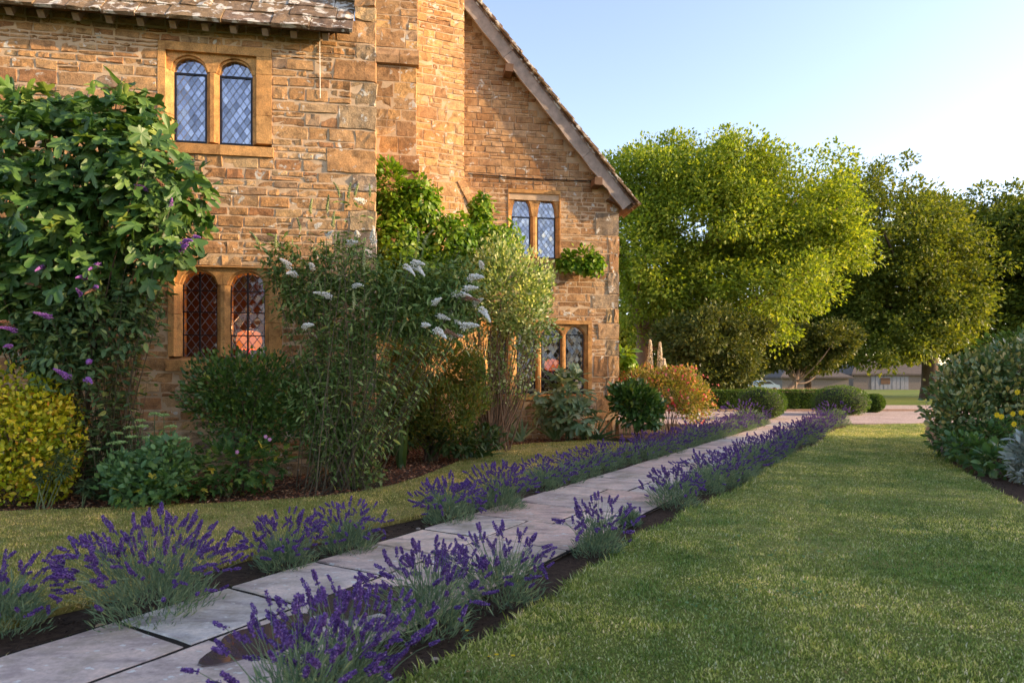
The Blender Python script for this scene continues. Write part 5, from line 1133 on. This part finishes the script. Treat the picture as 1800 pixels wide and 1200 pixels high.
# ================================================================== far buildings and car
M_fl = plain('flint_wall', (.17, .145, .125), .95, var=.35, scale=6, bmp=.6); M_thatch = plain('thatch', (.085, .07, .062), .98, var=.3, scale=3, bmp=.8); M_door = plain('bleached_boards', (.23, .235, .25), .85, var=.25, scale=5)
def barn(name, label, px0, px1, d, wall_h, roof_h, depth, door=None, hip=.35, yaw=0.0):
    x0, x1 = (px0 - 900) * d / FPX, (px1 - 900) * d / FPX; t = thing(name, label, 'barn', ((x0 + x1) / 2, d, 0)); V = box((x0, d, -.1), (x1, d + depth, wall_h)); part('wall', V, [BOXF], M_fl, t)
    o = .45; zb_, zt_ = wall_h - .25, wall_h + roof_h; hp = depth * hip
    V = np.array([(x0 - o, d - o, zb_), (x1 + o, d - o, zb_), (x1 + o, d + depth + o, zb_), (x0 - o, d + depth + o, zb_), (x0 - o, d - o, zb_ + .25), (x1 + o, d - o, zb_ + .25), (x1 + o, d + depth + o, zb_ + .25), (x0 - o, d + depth + o, zb_ + .25), (x0 + hp, d + depth / 2, zt_), (x1 - hp, d + depth / 2, zt_)])
    part('roof', V, [np.array([[0, 1, 5, 4], [1, 2, 6, 5], [2, 3, 7, 6], [3, 0, 4, 7], [0, 3, 2, 1], [4, 5, 9, 8], [6, 7, 8, 9]]), np.array([[5, 6, 9], [7, 4, 8]])], M_thatch, t)
    if door:
        a, b = ((q - 900) * d / FPX for q in door); n = 9
        for i in range(n):
            V = box((a + (b - a) * i / n + .03, d - .06 - .02 * (i % 2), 0), (a + (b - a) * (i + 1) / n - .03, d + .02, wall_h - .35)); part('door_board', V, [BOXF], M_door, t)
        V = box((a + 1.5, d - .13, wall_h * .35), (a + 3.0, d - .07, wall_h * .75)); part('hatch', V, [BOXF], M_oakdark, t)
barn('flint_barn', 'long low flint barn with hipped grey roof beyond the meadow', 1375, 1492, 100, 2.0, 1.7, 7); barn('flint_barn', 'far flint barn with bleached board doors and tall thatched roof', 1500, 1665, 106, 2.5, 2.9, 8, (1531, 1597))
M_tile = plain('red_tile', (.30, .13, .09), .9); 
cr = thing('parked_car', 'pale blue car parked far off between the trees', 'car', PD(1338, 682, 82) * [1, 1, 0]); c0 = wl(cr); M_car = plain('car_paint', (.33, .45, .58), .25, .2, .03, 2, 0, .6); M_cg = plain('car_glass', (.03, .04, .05), .08, bmp=0)
prof = [(-2.0, .35), (-2.0, .75), (-1.85, .92), (-1.0, 1.0), (-.45, 1.45), (.75, 1.47), (1.45, 1.02), (1.95, .9), (2.05, .6), (2.0, .35)]
V, F = extrude(prof, lambda p, d: c0 + [p[0], d, p[1]], -.85, .85); body = part('body', V, F, M_car, cr)
for s_ in (-.86, .86): V, F = extrude([(-.85, 1.02), (-.38, 1.38), (.7, 1.40), (1.25, 1.04)], lambda p, d: c0 + [p[0], d, p[1]], s_ - .008, s_ + .008); part('side_window', V, F, M_cg, cr)
for wx in (-1.25, 1.3):
    for s_ in (-.8, .8): V, F = tube([c0 + [wx, s_ - .1, .32], c0 + [wx, s_ + .1, .32]], .32, 16); part('wheel', V, [F[0], F[1], np.arange(16)[None]], M_iron, cr)

# ================================================================== trees
def tree(name, label, base, trunk_h, trunk_r, ells, nclump, per, size, mat, seed, crad=(.7, 1.3), group=None, flat=.8, shell=(.45, 1.0), limbs=16, lean=(0, 0), bark=None, quad=.32):
    base = np.asarray(base, float); r = np.random.default_rng(seed); t = thing(name, label, 'tree', base, group)
    C, N = fill(ells, nclump, shell, seed, .20, .8); m = len(C); cr_ = r.uniform(*crad, m)
    d = rdir(m * per, r); rad = r.random(m * per) ** .45; P = np.repeat(C, per, 0) + d * (rad * np.repeat(cr_, per))[:, None] * [1, 1, flat]
    NO = np.repeat(N, per, 0); D = norm(.7 * d + .35 * NO + r.normal(0, .35, P.shape) + [0, 0, -.1]); NN = norm(.55 * UP + .6 * d + .3 * NO + r.normal(0, .3, P.shape))
    V, F = leaves(T_quad(quad, .08, .05), P, D, NN, size * r.uniform(.45, 1.45, len(P))); part('crown', V, F, mat, t, kind='stuff')
    A = Acc(); top = base + [lean[0], lean[1], trunk_h]; hh = max(e[0][2] for e in ells); c = np.vstack([bez(base, base + [lean[0] * .3, lean[1] * .3, trunk_h * .6], top, 7), [np.mean([e[0] for e in ells], 0)]])
    A.add(*tube(c, [trunk_r * 1.35, trunk_r * 1.05, trunk_r, trunk_r * .95, trunk_r * .9, trunk_r * .85, trunk_r * .8, trunk_r * .25], 10))
    for i in r.integers(0, m, limbs):
        b = top + [0, 0, r.uniform(-.25, .2) * trunk_h]; e = C[i]; md = (b + e) / 2 + [0, 0, -.12 * np.linalg.norm(e - b)] + r.normal(0, .4, 3); A.add(*tube(bez(b, md, e, 8), np.linspace(trunk_r * .42, .02, 8), 6))
    A.part('trunk', bark or M_bark, t, smooth=True); return t
M_t1 = leafmat('lime_leaf', [(0, (.105, .17, .018)), (.4, (.19, .27, .026)), (.8, (.29, .355, .04)), (1, (.40, .43, .07))], .46, .5, .25, (1.3, 1.25, .45))
M_t2 = leafmat('oak_leaf', [(0, (.065, .10, .014)), (.5, (.12, .165, .022)), (1, (.21, .235, .04))], .42, .5, .2, (1.3, 1.2, .45))
M_t3 = leafmat('dusky_leaf', [(0, (.045, .07, .014)), (.5, (.085, .11, .024)), (1, (.16, .17, .04))], .3, .5, .2, (1.3, 1.2, .5))
main_e = [E(1250, 400, 42, 165, 120, 5.5), E(1130, 330, 43, 90, 80, 4.0), E(1370, 390, 42, 120, 115, 4.5), E(1270, 310, 43, 120, 70, 4.5), E(1440, 430, 41, 70, 75, 3.0), E(1160, 480, 41, 95, 110, 4.0), E(1330, 520, 40, 120, 75, 4.0)]
tree('lime_tree', 'broad sunlit lime-green tree behind the gabled house', PD(1130, 700, 42) * [1, 1, 0], 4.5, .5, main_e, 950, 160, .215, M_t1, 81, (.7, 1.35), limbs=26, bark=M_redstem)
tree('oak_tree', 'tall dark green tree standing between the lime tree and far barn', PD(1635, 690, 54) * [1, 1, 0], 6.0, .62, [E(1550, 440, 54, 140, 132, 6), E(1462, 380, 55, 82, 75, 4.5), E(1440, 450, 56, 75, 110, 4), E(1640, 490, 53, 90, 95, 4.5), E(1560, 540, 54, 130, 75, 5), E(1470, 500, 55, 60, 110, 4), E(1560, 600, 52, 130, 36, 5), E(1660, 560, 53, 60, 50, 4)], 980, 125, .27, M_t2, 82, (.7, 1.5), limbs=26)
tree('oak_tree', 'tall dusky tree at the frame edge behind the oak', PD(1728, 690, 62) * [1, 1, 0], 7, .5, [E(1720, 450, 62, 115, 115, 6), E(1640, 415, 64, 95, 85, 5), E(1790, 430, 62, 85, 95, 5), E(1745, 540, 62, 100, 60, 5), E(1700, 600, 62, 80, 40, 5)], 520, 140, .31, M_t2, 83, (.9, 1.6))
tree('oak_tree', 'dusky tree rising beyond the evergreen shrub, cut by the frame edge', PD(1850, 690, 58) * [1, 1, 0], 7, .5, [E(1850, 440, 58, 90, 105, 5), E(1880, 540, 58, 90, 80, 5)], 260, 140, .31, M_t2, 84, (.9, 1.6))
tree('small_tree', 'low spreading tree with leaning pale trunk before the flint barn', PD(1375, 688, 46) * [1, 1, 0], 1.3, .20, [E(1420, 600, 46, 72, 36, 2.2), E(1390, 615, 46, 55, 26, 2), E(1465, 608, 46, 40, 30, 1.8), E(1350, 625, 46, 34, 18, 1.4), E(1440, 640, 46, 40, 14, 1.5)], 190, 120, .22, M_t3, 85, (.45, .8), lean=(.9, 0), limbs=14, bark=plain('pale_bark', (.30, .22, .17), .9))
tree('small_tree', 'low bushy olive tree under the lime tree behind the hedge', PD(1245, 700, 36) * [1, 1, 0], 1.4, .16, [E(1240, 605, 36, 85, 50, 2.2), E(1200, 655, 36, 55, 34, 2), E(1270, 660, 36, 50, 28, 1.8), E(1290, 630, 36, 55, 40, 2), E(1190, 600, 36, 40, 30, 1.6), E(1275, 570, 36, 45, 25, 1.6), E(1320, 590, 37, 36, 24, 1.6)], 270, 125, .19, M_t3, 86, (.45, .85), limbs=16)
tree('small_tree', 'dark tree filling the gap behind the foxtail spikes', PD(1130, 700, 50) * [1, 1, 0], 2, .3, [E(1120, 610, 50, 90, 70, 3), E(1040, 600, 50, 90, 70, 3)], 150, 130, .30, M_t2, 87, (.7, 1.2))
tree('small_tree', 'dark spreading tree in shade between lime tree and oak', PD(1420, 690, 58) * [1, 1, 0], 2, .3, [E(1400, 585, 58, 110, 62, 3.5), E(1480, 560, 58, 70, 70, 3), E(1330, 580, 58, 80, 60, 3)], 230, 150, .28, M_t2, 88, (.7, 1.3))
# trees beyond the right of the lawn, out of the picture: their shade lies over the garden
shade = [(25, -8.0, 12.0, 4.6), (25.5, -1.0, 11.6, 4.6), (25, 5.6, 11.0, 4.4), (33, 9.2, 11.2, 4.2)]
proto = None
for i, (x, y, h, rd) in enumerate(shade):
    lb = ['first', 'second', 'third', 'fourth'][i] + ' broad tree beyond the lawn, out of the picture to the right'
    if proto is None:
        proto = tree('lawn_tree', lb, (x, y, 0), 3.2, .35, [(np.array([x, y, h * .58]), np.array([rd, rd, h * .40])), (np.array([x, y - 1.5, h * .72]), np.array([rd * .7, rd * .7, h * .26]))], 380, 130, .34, M_t2, 90, (.7, 1.2), 'trees beyond the right of the lawn')
    else:
        o = proto.copy(); COL.objects.link(o); o.location = (x, y, 0); o['label'] = lb; o.rotation_euler[2] = i * 1.3; k = h / shade[0][2]; o.scale = (1, 1, k)
        for ch in proto.children: c2 = ch.copy(); COL.objects.link(c2); c2.parent = o
# far wood along the horizon
rw_ = np.random.default_rng(4); n = 26000; xx = rw_.uniform(-20, 230, n); hgt = 5.5 + 1.6 * np.sin(xx * .11) + 1.2 * np.sin(xx * .31 + 1); P = np.c_[xx, 175 + rw_.normal(0, 4, n), rw_.random(n) ** .8 * hgt]; V, F = leafset(T_quad(.4), P, np.tile([[0, -.7, .7]], (n, 1)), 1.1, 6); tag(part('far_wood', V, F, M_t3, None), 'far dark line of woodland along the horizon', 'wood', kind='stuff')
